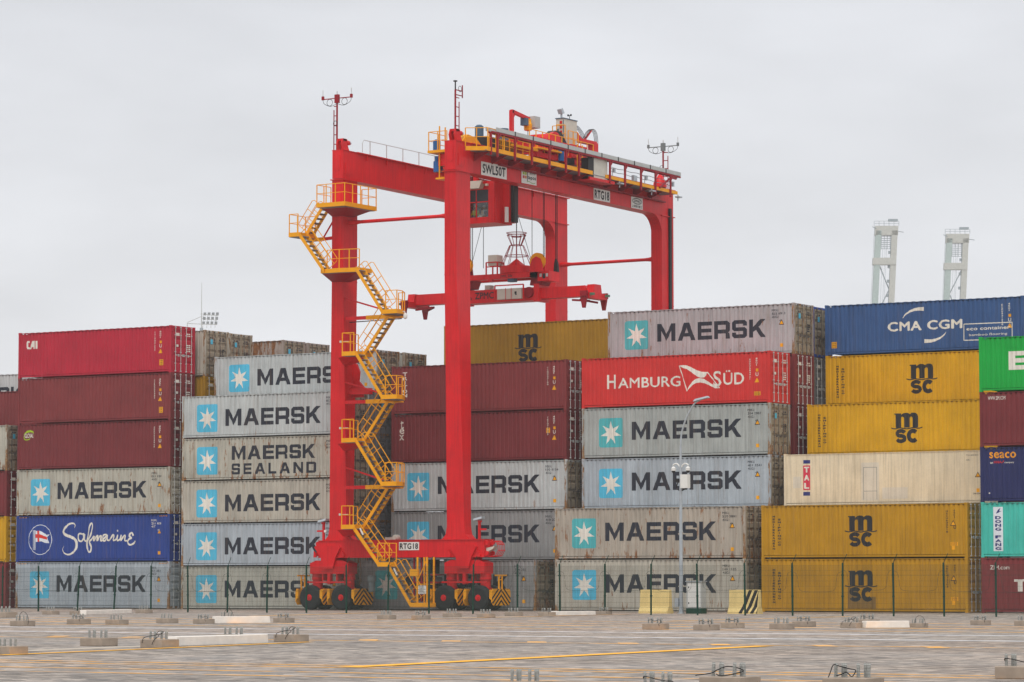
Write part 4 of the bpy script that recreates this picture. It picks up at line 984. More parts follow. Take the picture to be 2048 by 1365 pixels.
w_ = MB(); w_.tube([(XS + .022, y0 + (y1 - y0) * (.35 + .055 * i), z0 + (z1 - z0) * (.14 + .05 * math.sin(i * .65))) for i in range(11)], .018, 4); w_.build('logo_wave', simple('logo_green', S(120, 175, 50)), pl)
MB().box(XS + .02, XS + .024, y0 + .36 * (y1 - y0), y0 + .40 * (y1 - y0), z0 + .2 * (z1 - z0), z0 + .85 * (z1 - z0)).box(XS + .02, XS + .024, y0 + .1 * (y1 - y0), y0 + .5 * (y1 - y0), z0 + .84 * (z1 - z0), z0 + .87 * (z1 - z0)).build('logo_mast', M['ink'], pl)
side_plate(((1187, 376), (1219.5, 406)), [('RTG18', .05, .95, .12, .88, .035, M['ink'])], XS)
pl, (y0, y1, z0, z1) = side_plate(((1262, 393), (1285, 420.5)), [('ZPMC', .22, .78, .55, .76, .03, M['ink']), ('上海振华重工', .06, .94, .1, .32, .01, M['ink'])], XS)
for rr in (.42, .36): MB().tube([(XS + .024, y0 + (y1 - y0) * (.5 + rr * math.cos(t * math.pi / 12)), z0 + (z1 - z0) * (.66 + rr * .62 * math.sin(t * math.pi / 12))) for t in range(24)], .012, 4, True).build('logo_ring', M['ink'], pl)
a, b = at(798, 1101, y=YN - .5), at(838, 1084.5, y=YN - .5)
pl = MB().box(a.x, b.x, YN - .505, YN - .485, a.z, b.z).build('sign_plate', M['white'], crane)
mb = MB()
for vs, fs, i in text_mesh('RTG18', .035): mb.add([(a.x + (.04 + .92 * u) * (b.x - a.x), YN - .508 - i * .0008, a.z + (.13 + .74 * v) * (b.z - a.z)) for u, v in vs], fs)
mb.build('lettering', M['ink'], pl)

# --- lifting lugs with lamps, masts with aerials
for x0, x1 in (LEGS['l'][:2], LEGS['r'][:2]):
    y = YN - .72; mb = MB()
    mb.prism([(y + .25, 26.93), (y + .95, 26.93), (y + .72, 27.35), (y + .72, 27.62), (y + .25, 27.62), (y + .12, 27.3)], 'x', x0 + .18, x0 + .26); mb.prism([(y + .25, 26.93), (y + .95, 26.93), (y + .72, 27.35), (y + .72, 27.62), (y + .25, 27.62), (y + .12, 27.3)], 'x', x1 - .26, x1 - .18)
    mb.box(x0 + .18, x1 - .18, y + .3, y + .65, 27.5, 27.64); mb.lathe(((x0 + x1) / 2, y + .8, 27.46), 'y', [(-.2, .15), (.3, .15)], 12)
    mb.build('lifting_lug', M['red'], crane)
    MB().lathe(((x0 + x1) / 2, y + .8, 27.46), 'y', [(.3, .11), (.45, .12), (.55, .06)], 12).build('lug_lamp', M['lamp_grey'], crane, smooth=True)
def mast(x, y, z0, z1, ladder, along, span, rings=True, am='red_dark'):
    mb = MB(); mb.tube([(x, y, z0), (x, y, z1)], .055, 6); u = Vector((ladder, 0, 0)) if along == 'x' else Vector((0, ladder, 0))
    mb.tube([Vector((x, y, z0)) + u, Vector((x, y, z0 + (z1 - z0) * .78)) + u], .032, 5)
    n = 4
    for i in range(n + 1): z = z0 + .4 + (z1 - z0) * .72 * i / n; mb.tube([(x, y, z), Vector((x, y, z)) + u], .028, 5)
    o = mb.build('aerial_mast', M['red_dark'], crane)
    if span:
        v = Vector((span, 0, 0)); c = Vector((x, y, z1))
        a = MB(); a.bar(c - v, c + v, .05); a.box(x - .14, x + .14, y - .08, y + .08, z1 - .28, z1 + .22)
        for s in (-1, 1): a.box(x + s * span - .07, x + s * span + .07, y - .05, y + .05, z1 - .04, z1 + .18)
        a.build('aerial_arm', M[am], o)
        w = MB()
        for s in (-1, 1):
            p = c + v * s; w.tube([p, p + Vector((0, 0, .55))], .022, 5)
        w.tube([c + Vector((0, 0, .2)), c + Vector((0, 0, .42))], .03, 5); w.build('aerial_rod', M['steel'], o)
        k = MB()
        for s in (-1, 1):
            q = c + v * s * .52 + Vector((0, 0, -.22)); k.tube([q + Vector((.2 * math.cos(t * math.pi / 8), 0, .2 * math.sin(t * math.pi / 8))) for t in range(16)], .016, 4, True)
            k.tube(smooth_3([c + v * s + Vector((0, 0, 0)), c + v * s * .92 + Vector((0, 0, -.25)), c + v * s * .5 + Vector((0, 0, -.44)), c + v * s * .12 + Vector((0, 0, -.36)), c + Vector((0, 0, -.25))]), .014, 4)
        k.build('aerial_cable', M['cable'], o)
    else:
        a = MB()
        for dz in (.0, -.28): a.bar((x, y, z1 + dz), (x, y + .75, z1 + dz), .05)
        a.bar((x, y + .75, z1 - .4), (x, y + .75, z1 + .35), .05); a.build('aerial_arm', M['red_dark'], o)
        w = MB(); w.tube([(x, y, z1), (x, y, z1 + .45)], .04, 6); w.lathe((x, y, z1 + .5), 'z', [(-.03, .12), (.03, .12)], 10); w.tube([(x, y + .5 + .17 * math.cos(t * math.pi / 8), z1 + .1 + .17 * math.sin(t * math.pi / 8)) for t in range(16)], .016, 4, True); w.build('aerial_rod', M['cable'], o)
    if rings:
        q = Vector((x, y, z0 + (z1 - z0) * .52)); MB().tube([q + Vector((-.08 + .15 * math.cos(t * math.pi / 8), -.05, .15 * math.sin(t * math.pi / 8))) for t in range(16)], .016, 4, True).build('aerial_cable', M['cable'], o)
def smooth_3(pts, n=4):
    P = [Vector(p) for p in pts]; o = []
    for i in range(len(P) - 1):
        a, b, c, d = P[max(i - 1, 0)], P[i], P[i + 1], P[min(i + 2, len(P) - 1)]
        for k in range(n):
            t = k / n; o.append(0.5 * ((2 * b) + (c - a) * t + (2 * a - 5 * b + 4 * c - d) * t * t + (3 * b - a - 3 * c + d) * t ** 3))
    o.append(P[-1]); return o
mast(13.85, YN - .4, 26.93, 30.05, -.22, 'x', 1.02)
mast(21.95, YN - .1, 26.93, 29.95, .40, 'y', 0, False)
mast(21.75, 23.0, tz(26.93, 23), 29.5, .35, 'x', 1.08, True, 'motor')
# rail on top of the left girder
mb = MB(); y0, y1 = YN + 1.3, 21.5
for z in (.75,): mb.tube([(14.5, y0, tz(27, y0)), (14.5, y0, tz(27.55, y0)), (14.5, y0 + .15, tz(27 + z, y0)), (14.5, y1, tz(27 + z, y1)), (14.5, y1, tz(27, y1))], .022, 5)
for i in range(12): y = y0 + .8 + i * 1.75; mb.bar((14.5, y, tz(26.95, y)), (14.5, y, tz(27.75, y)), .04)
mb.build('girder_rail', M['grey_alu'], crane)
# ladder cage with motor on the inner side of the right girder
mb = MB(); y = -1.5
for yy in (-1.9, -1.3): mb.bar((20.9, yy, 24.85), (20.9, yy, 27.9), .06)
for i in range(9): z = 25.0 + i * .3; mb.bar((20.9, -1.9, z), (20.9, -1.3, z), .035)
mb.box(20.2, 21.55, -2.1, -1.0, 26.35, 26.5); mb.box(20.7, 21.6, -2.0, -1.1, 24.8, 24.9); rail(mb, [(21.5, -2.05, 26.5), (20.25, -2.05, 26.5), (20.25, -1.05, 26.5)]); mb.build('access_ladder', M['yellow'], crane)
mb = MB(); mb.lathe((20.55, -1.5, 0), 'z', [(25.3, .28), (25.9, .28), (25.95, .2), (26.2, .2)], 12); mb.lathe((20.45, -1.5, 0), 'z', [(26.5, .22), (27.1, .22), (27.2, .1)], 12); mb.build('cable_motor', M['blue'], crane, smooth=True)
MB().box(20.75, 21.55, -1.8, -1.1, 25.6, 26.3).build('motor_bracket', M['red'], crane)
# walkway on the outer side of the right girder
wk = MB(); ya, yb = -3.2, 23.4
def hx(mb, xa, xb, y0, y1, za, zc): mb.hexa([(xa, y0, tz(za, y0)), (xb, y0, tz(za, y0)), (xb, y1, tz(za, y1)), (xa, y1, tz(za, y1)), (xa, y0, tz(zc, y0)), (xb, y0, tz(zc, y0)), (xb, y1, tz(zc, y1)), (xa, y1, tz(zc, y1))])
hx(wk, 23.52, 23.58, -.9, 11.0, 26.42, 26.66); hx(wk, 23.52, 23.58, 12.6, 21.6, 26.42, 26.62); wk.hexa([(22.5, -1.6, 26.42), (23.58, -.9, 26.42), (23.52, -.84, 26.42), (22.44, -1.55, 26.42), (22.5, -1.6, 26.66), (23.58, -.9, 26.66), (23.52, -.84, 26.66), (22.44, -1.55, 26.66)])
wk.build('walkway_edge', M['yellow'], crane)
wk = MB(); hx(wk, 22.42, 23.52, -1.0, 21.6, 26.44, 26.48); wk.build('walkway_deck', M['tread'], crane)
for i in range(12): y = -.5 + i * 1.85; MB().prism([(22.40, tz(26.42, y)), (23.5, tz(26.42, y)), (22.40, tz(25.95, y))], 'y', y - .03, y + .03).build('walkway_bracket', M['red_dark'], crane)
wk = MB(); hx(wk, 22.42, 22.62, 2.0, 21.8, 25.98, 26.06); wk.build('conduit', M['red_dark'], crane)
wk = MB(); rail(wk, [(22.45, -1.55, 26.65), (23.55, -.88, 26.65), (23.55, .9, 26.62)]); rail(wk, [(22.45, 1, 26.62), (22.45, 5.5, 26.55)]);  wk.build('walkway_rail', M['yellow'], crane)
ck = MB()
for zz in (27.0, 27.25): ck.tube([(23.3, 13.7 + i * .8, tz(zz - .05 * (i % 2), 14 + i * .8)) for i in range(11)], .02, 4)
ck.build('hand_chain', M['lamp_grey'], crane)
# cable trough on red posts
tr = MB(); hx(tr, 23.62, 23.66, -.1, 21.9, 27.62, 27.86); hx(tr, 23.25, 23.62, -.1, 21.9, 27.62, 27.65); hx(tr, 23.22, 23.25, -.6, 21.9, 27.62, 27.86); tr.build('cable_trough', M['grey_alu'], crane)
for i in range(10): y = 1.9 + i * 2.0; MB().box(23.655, 23.672, y, y + .1, tz(27.6, y), tz(27.87, y)).build('trough_joint', M['black'], crane)
tr = MB(); hx(tr, 23.3, 23.4, -.5, 21.9, 27.50, 27.6); hx(tr, 23.55, 23.65, -.5, 21.9, 27.50, 27.6)
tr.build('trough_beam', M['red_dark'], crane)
for y in (-1.89, .05, 1.97, 3.86, 5.85, 7.75, 9.27, 12.98, 14.83, 16.82, 18.65, 20.58):
    t = MB(); zt = 27.5 if y > -1 else 27.45
    t.box(23.58, 23.68, y - .06, y + .06, tz(26.15, y), tz(zt, y)) if y > -1 else t.box(23.5, 23.6, -.6, -.48, 26.2, 27.5)
    if y > 0: t.prism([(y + .06, tz(zt - .32, y)), (y + .36, tz(zt, y)), (y + .24, tz(zt, y)), (y + .06, tz(zt - .2, y))], 'x', 23.59, 23.67)
    t.build('trough_post', M['red_dark'], crane)
t = MB(); t.bar((23.62, 19.2, tz(26.6, 20)), (23.62, 20.6, tz(27.35, 20)), .1); t.prism([(21.3, 27.05), (21.4, 27.15), (20.6, 27.2), (20.6, 27.1)], 'x', 23.58, 23.66); t.build('trough_brace', M['red_dark'], crane)
t = MB(); hx(t, 22.42, 22.52, 22.50, 22.74, 3, 25.7); hx(t, 22.42, 22.45, 22.46, 22.80, 3.0, 25.7); t.build('cable_duct', M['black'], crane)
MB().lathe((22.3, 21.6, tz(26.95, 21)), 'z', [(0, .45), (.3, .42), (.8, .12), (.85, .05)], 12).build('bell_housing', M['red'], crane, smooth=True)
for y in (13.6, 17.6, 21.0):
    MB().tube([(23.45, y, tz(26.6, y)), (23.45, y, tz(27.1, y)), (23.45, y - .3, tz(27.15, y))], .03, 5).box(23.38, 23.52, y + .1, y + .28, tz(26.9, y), tz(27.15, y)).build('walkway_lamp', M['lamp_grey'], crane)
    MB().box(23.45, 23.75, y + .5, y + .9, tz(26.22, y), tz(26.3, y)).bar((23.6, y + .6, tz(26.0, y)), (23.6, y + .6, tz(26.4, y)), .05).build('floodlight', M['lamp_grey'], crane)
MB().box(23.42, 23.6, 16.0, 16.4, tz(26.65, 16), tz(27.0, 16)).build('junction_box', M['lamp_grey'], crane)

# ------------------------------------------------------------------ trolley on top of the girders
trl = thing('crane_trolley', 'hoist trolley with machinery and beige cabinet riding on top of the red girders', 'crane trolley', (18.06, 9.5, 26.9))
def T(mb, name, mat, smooth=False): return mb.build(name, M[mat], trl, smooth=smooth)
T(MB().box(14.4, 21.7, 8.7, 9.1, 27.02, 27.4).box(13.7, 22.5, 13.2, 13.6, 27.0, 27.35).box(13.8, 14.4, 8.7, 13.2, 27.02, 27.45).box(21.7, 22.3, 6.6, 13.2, 27.0, 27.38).box(18.4, 18.8, 5.0, 8.7, 26.6, 26.95).box(20.0, 20.4, 5.0, 8.7, 26.6, 26.95), 'trolley_frame', 'red')
T(MB().box(14.4, 21.7, 9.1, 13.2, 27.1, 27.16), 'trolley_deck', 'tread')
for x in (14.1, 22.0):
    for y in (9.2, 12.8): T(MB().lathe((x, y, 27.13), 'x', [(-.12, .26), (.12, .26)], 14), 'trolley_wheel', 'steel', True)
eh = T(MB().box(20.46, 21.0, 11.85, 13.45, 27.2, 30.02), 'electric_cabinet', 'beige')
MB().box(20.42, 21.04, 11.80, 13.5, 30.02, 30.07).build('cabinet_lid', M['slate'], eh)
MB().box(20.55, 20.65, 11.83, 11.85, 28.9, 29.4).box(20.97, 21.01, 11.83, 11.86, 27.3, 29.95).build('cabinet_vent', M['slate'], eh)
sgn = MB()
for i in range(7): sgn.box(20.74, 20.90, 11.82, 11.85, 27.9 + i * .3, 28.08 + i * .3)
sgn.build('warning_strip', M['red'], eh)
mb = MB(); mb.bar((20.7, 12.1, 30.05), (20.7, 12.1, 30.4), .09); mb.hexa([(20.55, 12.0, 30.32), (20.85, 12.0, 30.32), (20.85, 12.25, 30.4), (20.55, 12.25, 30.4), (20.5, 11.9, 30.6), (20.8, 11.9, 30.62), (20.8, 12.1, 30.7), (20.5, 12.1, 30.68)]); mb.build('floodlight', M['lamp_grey'], eh)
mb = MB(); mb.tube([(20.8, 12.9, 30.05), (20.8, 12.9, 30.34)], .02, 5); mb.bar((20.7, 12.9, 30.34), (20.9, 12.9, 30.34), .03)
for x in (20.7, 20.9): mb.lathe((x, 12.9, 30.36), 'z', [(-.06, .05), (.05, .06)], 8)
mb.build('anemometer', M['cable'], eh)
# cable arm beyond the cabinet
T(MB().box(20.6, 20.95, 13.4, 16.0, 28.8, 29.05).box(20.58, 20.98, 15.5, 16.1, 27.3, 28.95).prism([(13.5, 29.05), (13.55, 29.6), (13.62, 29.6), (14.4, 29.12), (14.4, 29.05)], 'x', 20.7, 20.78).prism([(14.7, 29.05), (15.6, 29.75), (15.7, 29.72), (14.9, 29.05)], 'x', 20.7, 20.78).lathe((20.8, 16.0, 27.35), 'x', [(-.3, .4), (.3, .4)], 14), 'cable_arm', 'red')
mb = MB()
for i in range(4):
    x = 20.6 + i * .08
    mb.tube(smooth_3([(x, 13.5, 29.5), (x, 13.75, 29.8), (x, 14.4, 29.5), (x, 14.8, 29.15), (x, 15.2, 29.55), (x, 15.7, 29.82), (x, 16.15, 29.6), (x, 16.3, 28.9), (x, 16.25, 27.8)]), .018, 5)
T(mb, 'cable_loop', 'cable')
# hoist drum, motors, guards, davit
T(MB().lathe((18.2, 9.6, 28.2), 'x', [(0, .55), (.1, .60), (3.2, .60), (3.3, .55)], 22).lathe((21.5, 9.9, 28.3), 'x', [(-.12, .62), (.12, .62)], 22).box(21.5, 22.2, 8.8, 10.4, 27.2, 28.2), 'hoist_drum', 'red', True)
T(MB().prism([(9.6, 28.7), (10.2, 29.05), (10.9, 29.05), (11.6, 28.4), (11.6, 28.1), (10.4, 28.1)], 'x', 20.9, 21.4), 'drum_belt_guard', 'black')
T(MB().box(21.4, 22.3, 10.6, 12.5, 27.3, 28.2).box(21.5, 22.35, 4.4, 5.6, 27.1, 27.75).box(21.0, 22.3, 7.2, 8.6, 27.3, 28.2), 'gear_housing', 'red')
T(MB().lathe((22.3, 9.3, 0), 'z', [(27.0, .24), (27.7, .24), (27.75, .17), (28.1, .17)], 12), 'drive_motor', 'blue', True); T(MB().lathe((22.3, 13.2, 0), 'z', [(27.0, .22), (27.9, .22)], 12), 'drive_motor', 'blue', True)
mo = MB(); mo.lathe((21.2, 1.9, 0), 'z', [(27.0, .26), (28.3, .26), (28.4, .15)], 14); mo.lathe((21.2, 4.6, 0), 'z', [(27.2, .30), (28.5, .30)], 14)
T(mo, 'fan_motor', 'slate', True)
T(MB().box(20.6, 22.2, 1.2, 2.6, 27.0, 27.6).box(21.4, 22.3, 2.6, 4.2, 27.0, 27.5), 'motor_base', 'black')
dv = MB(); dv.box(19.9, 20.1, 7.3, 7.55, 27.1, 30.05); dv.bar((20, 7.4, 30.0), (20, 9.4, 29.75), .2); dv.prism([(7.5, 29.5), (7.9, 29.95), (7.5, 29.95)], 'x', 19.95, 20.05); dv = T(dv, 'davit', 'red')
MB().lathe((20, 9.3, 0), 'z', [(29.0, .05), (29.05, .24), (29.4, .26), (29.6, .18)], 10).box(19.85, 20.15, 9.15, 9.45, 29.5, 29.75).build('chain_hoist', M['yellow'], dv)
MB().box(19.7, 20.3, 9.6, 10.25, 29.25, 29.95).build('hoist_box', M['grey_alu'], dv); MB().box(19.8, 20.2, 8.75, 9.05, 29.3, 29.75).build('hoist_motor', M['slate'], dv)
MB().tube([(20, 9.3, 29.05), (20, 9.3, 28.75), (20.05, 9.3, 28.68), (20, 9.3, 28.62)], .02, 5).build('hook', M['cable'], dv)
pl = MB(); rail(pl, [(22.2, 5.9, 27.5), (22.2, 13.4, 27.4)]); rail(pl, [(21.2, 10.7, 28.4), (21.2, 11.7, 28.5), (20.3, 11.7, 28.5)]); rail(pl, [(21.3, 11.9, 28.35), (21.3, 13.1, 28.35)], .9); pl.box(21.9, 22.5, 3.6, 6.4, 27.25, 27.4); pl.box(21.9, 22.5, 6.4, 9.4, 27.45, 27.55)
for yy in (10.9, 11.5): pl.bar((22.55, yy, 26.7), (22.55, yy, 28.2), .05)
for i in range(5): pl.bar((22.55, 10.9, 26.9 + i * .26), (22.55, 11.5, 26.9 + i * .26), .04)
for i in range(9): y = 2.1 + i * .22; pl.bar((22.3, y, 27.0), (22.3, y, 27.6), .03)
rail(pl, [(22.3, 3.5, 27.3), (22.3, 9, 27.3)], .8)
T(pl, 'service_platform', 'yellow')
T(MB().prism([(-1.5, 26.95), (.6, 26.95), (.0, 27.35), (-.9, 27.45)], 'x', 21.7, 22.2), 'rope_guard', 'yellow')
T(MB().box(23.0, 23.5, 11.25, 12.9, 26.1, 27.45), 'cable_carrier_cover', 'beige'); T(MB().box(23.0, 23.5, 10.6, 11.25, 26.0, 27.3), 'cable_chain', 'black'); T(MB().box(22.45, 23.6, 10.6, 13.6, 25.95, 26.12), 'carrier_beam', 'red')
T(MB().box(21.6, 22.35, 9.9, 10.9, 26.95, 27.3), 'painted_gear_shadow', 'black')  # black block standing in for the shadow below the gear
# operator's cab slung under the trolley
cab = MB(); x0, x1, y0, y1, z0, z1 = 17.7, 20.55, 4.6, 6.6, 22.95, 25.45
cab.box(x0, x1, y0, y1, z0, z0 + .14).box(x0, x1, y0, y1, z1 - .5, z1)
cab.box(x0, x1, y1 - .06, y1, z0, z1); cab.box(x0, x0 + .06, y0, y1, z0, z1)
cab.box(20.12, x1, y0, y1 - .06, z0 + .14, z1 - .5)
for xx in (17.76, 19.24): cab.box(xx, xx + .06, y0, y0 + .06, z0 + .14, z1 - .5)
cab.box(x0, 20.12, y0, y0 + .06, 24.19, 24.25); cab.box(x0, 20.12, y0, y0 + .06, z0 + .14, z0 + .36)
cab.box(x1, x1 + .5, y0 + .9, y0 + 1.6, z0 + .05, z1 + .1); cab.box(x1, x1 + .06, y0 + .06, y0 + .6, z0 + .1, z0 + 1.6)
cab.box(18.3, 20.0, y0 - .25, y0, 25.28, 25.42); cab.bar((18.6, 5.6, 25.4), (18.6, 5.6, 27.1), .25); cab.bar((20.2, 5.8, 25.4), (20.2, 5.8, 27.1), .25)
cabo = T(cab, 'operator_cab', 'red')
MB().box(17.76, 20.12, y0 + .015, y0 + .03, 24.25, z1 - .5).build('window', M['glass'], cabo)
MB().box(17.82, 19.24, y0 + .02, y0 + .03, z0 + .36, 24.19).build('window', M['pane'], cabo); MB().box(19.30, 20.12, y0 + .02, y0 + .03, z0 + .36, 24.19).build('window', M['pane'], cabo)
MB().box(17.76, 20.12, y0 + 1.5, y0 + 1.55, z0 + .15, z1 - .5).box(17.76, 20.12, y0 + .05, y0 + 1.5, z0 + .145, z0 + .16).box(20.09, 20.115, y0 + .07, y0 + 1.5, z0 + .2, z1 - .5).build('cab_lining', M['black'], cabo)
MB().box(19.5, 19.9, y0 + .5, y0 + .8, z0 + .14, z0 + .8).build('control_desk', M['slate'], cabo)
MB().prism([(18.75, 25.0), (19.75, 25.0), (19.95, 25.45), (18.75, 25.45)], 'y', y0 - .45, y0).build('air_conditioner', M['beige'], cabo)
MB().box(19.98, 20.14, y0 - .15, y0, 25.15, 25.28).build('cab_lamp', M['beige'], cabo)
MB().box(21.1, 21.35, 5.6, 6.0, 23.0, 25.6).tube([(21.2, 5.8, 25.6), (21.15, 5.8, 26.6)], .1, 6).build('hose_bundle', M['black'], cabo)
MB().box(20.9, 21.05, 5.2, 5.4, 23.0, 23.9).build('cab_step_light', M['white'], cabo)

def person(label, loc, h, top, helmet, legs, turn=0):
    """seated figure: one skinned body, clothing and helmet as children"""
    me = bpy.data.meshes.new('person'); k = h / 1.75
    D_ = .60
    P = [(0, 0, .95), (0, 0, 1.18), (0, 0, 1.40), (0, .0, 1.52), (0, -.02, 1.62), (0, -.01, 1.70),
         (.10, -.04, .90), (.12, -.40, 1.0), (.12, -.43, .68), (.12, -.55, .63), (-.10, -.04, .90), (-.12, -.40, 1.0), (-.12, -.43, .68), (-.12, -.55, .63),
         (.19, 0, 1.40), (.25, -.02, 1.15), (.20, -.22, 1.02), (.17, -.30, 1.02), (-.19, 0, 1.40), (-.25, -.02, 1.15), (-.22, -.20, 1.0), (-.20, -.28, 1.0)]
    E_ = [(0, 1), (1, 2), (2, 3), (3, 4), (4, 5), (0, 6), (6, 7), (7, 8), (8, 9), (0, 10), (10, 11), (11, 12), (12, 13), (2, 14), (14, 15), (15, 16), (16, 17), (2, 18), (18, 19), (19, 20), (20, 21)]
    rad = [.15, .145, .16, .06, .10, .08, .09, .065, .045, .04, .09, .065, .045, .04, .065, .05, .035, .035, .065, .05, .035, .035]
    me.from_pydata([(p[0] * k, p[1] * k, (p[2] - D_) * k) for p in P], E_, [])
    o = bpy.data.objects.new('person', me); C.objects.link(o); o.location = loc; o.rotation_euler = (0, 0, turn)
    sk = o.modifiers.new('skin', 'SKIN'); o.modifiers.new('sub', 'SUBSURF').levels = 1
    for v, r_ in zip(me.skin_vertices[0].data, rad): v.radius = (r_ * k, r_ * k)
    me.skin_vertices[0].data[0].use_root = True
    me.materials.append(M['skin'])
    tag(o, label, 'person')
    def ch(mb, name, m):
        mb.v = [(a, b, c - D_ * k) for a, b, c in mb.v]; put(name, mb.mesh(name, smooth=True), m, o)
    ch(MB().lathe((0, 0, 0), 'z', [(.92 * k, .175 * k), (1.15 * k, .165 * k), (1.40 * k, .20 * k), (1.46 * k, .10 * k)], 12).tube([(.17 * k, 0, 1.41 * k), (.25 * k, -.02 * k, 1.15 * k), (.20 * k, -.21 * k, 1.02 * k)], [.085 * k, .07 * k, .05 * k], 8).tube([(-.17 * k, 0, 1.41 * k), (-.25 * k, -.02 * k, 1.15 * k), (-.22 * k, -.19 * k, 1.0 * k)], [.085 * k, .07 * k, .05 * k], 8), 'jacket', top)
    ch(MB().tube([(.09 * k, .02, .93 * k), (.12 * k, -.36 * k, 1.0 * k), (.12 * k, -.42 * k, .95 * k), (.12 * k, -.43 * k, .70 * k)], [.115 * k, .09 * k, .085 * k, .07 * k], 8).tube([(-.09 * k, .02, .93 * k), (-.12 * k, -.36 * k, 1.0 * k), (-.12 * k, -.42 * k, .95 * k), (-.12 * k, -.43 * k, .70 * k)], [.115 * k, .09 * k, .085 * k, .07 * k], 8), 'trousers', legs)
    ch(MB().lathe((0, -.01, 0), 'z', [(1.66 * k, .15 * k), (1.68 * k, .125 * k), (1.76 * k, .105 * k), (1.80 * k, .05 * k)], 12), 'helmet', helmet)
    ch(MB().box(-.04, -.02, -.125 * k, -.10 * k, 1.625 * k, 1.645 * k).box(.02, .04, -.125 * k, -.10 * k, 1.625 * k, 1.645 * k), 'eyes', M['ink'])
    ch(MB().box(-.012, .012, -.145 * k, -.10 * k, 1.585 * k, 1.625 * k), 'nose', M['skin'])
    return o
MB().box(18.55, 19.0, 5.15, 5.55, 23.09, 23.30).box(19.2, 19.62, 5.15, 5.55, 23.09, 23.30).build('cab_seat', M['black'], cabo)
person('person in hi-vis yellow jacket and dark trousers sitting inside the red crane cab', (18.78, 5.3, 23.10), 1.5, M['hi_vis'], M['white'], M['trousers'], .3)
person('person in white clothing and white helmet sitting inside the red crane cab', (19.40, 5.3, 23.10), 1.5, M['white'], M['white'], M['white'], -.2)

# ------------------------------------------------------------------ spreader hanging from the trolley
YS = 9.6
spr = thing('container_spreader', 'red telescopic spreader hanging on wire ropes between the crane legs', 'spreader', (18.06, YS, 18.9))
def G(mb, name, mat, smooth=False, par=None): return mb.build(name, M[mat], par or spr, smooth=smooth)
mainb = G(MB().box(14.3, 20.9, YS - .55, YS + .55, 18.62, 19.42).box(20.6, 20.95, YS - .62, YS + .62, 18.55, 19.62).box(15.2, 15.55, YS - .62, YS + .62, 18.55, 19.62), 'main_beam', 'red')
for s, xa, xb in ((-1, 11.85, 14.5), (1, 20.95, 24.15)):
    G(MB().prism([(xa if s > 0 else xa + .1, 19.38), (xb - (.1 if s > 0 else 0), 19.38), (xb, 19.2), (xb, 18.72), (xa, 18.72), (xa, 19.2)] if s > 0 else [(xa, 18.72), (xb, 18.72), (xb, 19.38), (xa + .12, 19.38), (xa, 19.15)], 'y', YS - .36, YS + .36), 'telescopic_arm', 'red')
    xe = 11.58 if s < 0 else 24.48
    e_ = G(MB().box(xe - .28, xe + .28, YS - 1.05, YS + 1.05, 18.55, 18.9).prism([(YS - .5, 18.9), (YS + .5, 18.9), (YS + .38, 19.42), (YS - .38, 19.42)], 'x', xe - .25, xe + .25), 'end_beam', 'red')
    for q in (-1, 1):
        yy = YS + q * 1.18
        MB().prism([(xe - .26, 18.98), (xe + .24, 18.98), (xe + .2, 18.6), (xe + .08, 17.95), (xe - .1, 17.95), (xe - .22, 18.5)], 'y', yy - .07, yy + .07).box(xe - .2, xe + .2, yy - .16, yy + .16, 18.65, 18.9).build('guide_flap', M['red_dark'], e_)
        MB().box(xe + (.28 if s > 0 else -.52), xe + (.52 if s > 0 else -.28), YS + q * .9 - .1, YS + q * .9 + .1, 18.72, 18.86).build('bumper', simple('bumper_green', S(88, 125, 98)), e_)
    MB().bar((xe - s * 1.4, YS - .2, 18.55), (xe - s * .2, YS - .2, 18.45), .12).bar((xe - s * 1.2, YS + .3, 18.6), (xe - s * .2, YS + .8, 18.4), .12).build('end_linkage', M['red_dark'], e_)
for s, x, xw in (('ZPMC', 16.35, 1.35), ('SWL 50t', 15.35, .8)):
    h = .42 if s == 'ZPMC' else .2; zz = 18.86 if s == 'ZPMC' else 18.82
    mb = MB()
    for vs, fs, i in text_mesh(s, .02): mb.add([(x + u * xw, YS - .556 - i * .0008, zz + v * h) for u, v in vs], fs)
    G(mb, 'lettering', 'ink', par=mainb)
cbx = G(MB().box(18.1, 19.85, YS - .80, YS - .56, 18.75, 19.4), 'valve_box', 'beige')
mb = MB()
for x in (17.98, 20.02): mb.bar((x, YS - .86, 18.66), (x, YS - .86, 19.6), .07)
for z in (18.66, 19.6): mb.bar((17.98, YS - .86, z), (20.02, YS - .86, z), .07)
for x in (18.75, 19.15): mb.bar((x, YS - .86, 18.66), (x, YS - .86, 19.42), .025)
mb.build('box_frame', M['red'], cbx)
MB().box(19.35, 19.5, YS - .805, YS - .80, 19.05, 19.2).prism([(19.38, 18.98), (19.52, 18.98), (19.45, 19.1)], 'y', YS - .806, YS - .802).build('box_marking', M['ink'], cbx)
G(MB().box(15.0, 15.25, YS - .58, YS - .56, 19.05, 19.3), 'lamp_panel', 'beige')
G(MB().lathe((20.25, YS - .62, 19.12), 'y', [(-.08, .32), (.08, .34)], 18), 'hose_wheel', 'red_dark', True)
G(MB().box(16.9, 17.3, YS - .3, YS + .1, 19.42, 19.72).box(16.98, 17.1, YS - .34, YS - .3, 19.4, 19.55).box(17.16, 17.28, YS - .34, YS - .3, 19.4, 19.55), 'sensor_pair', 'beige')
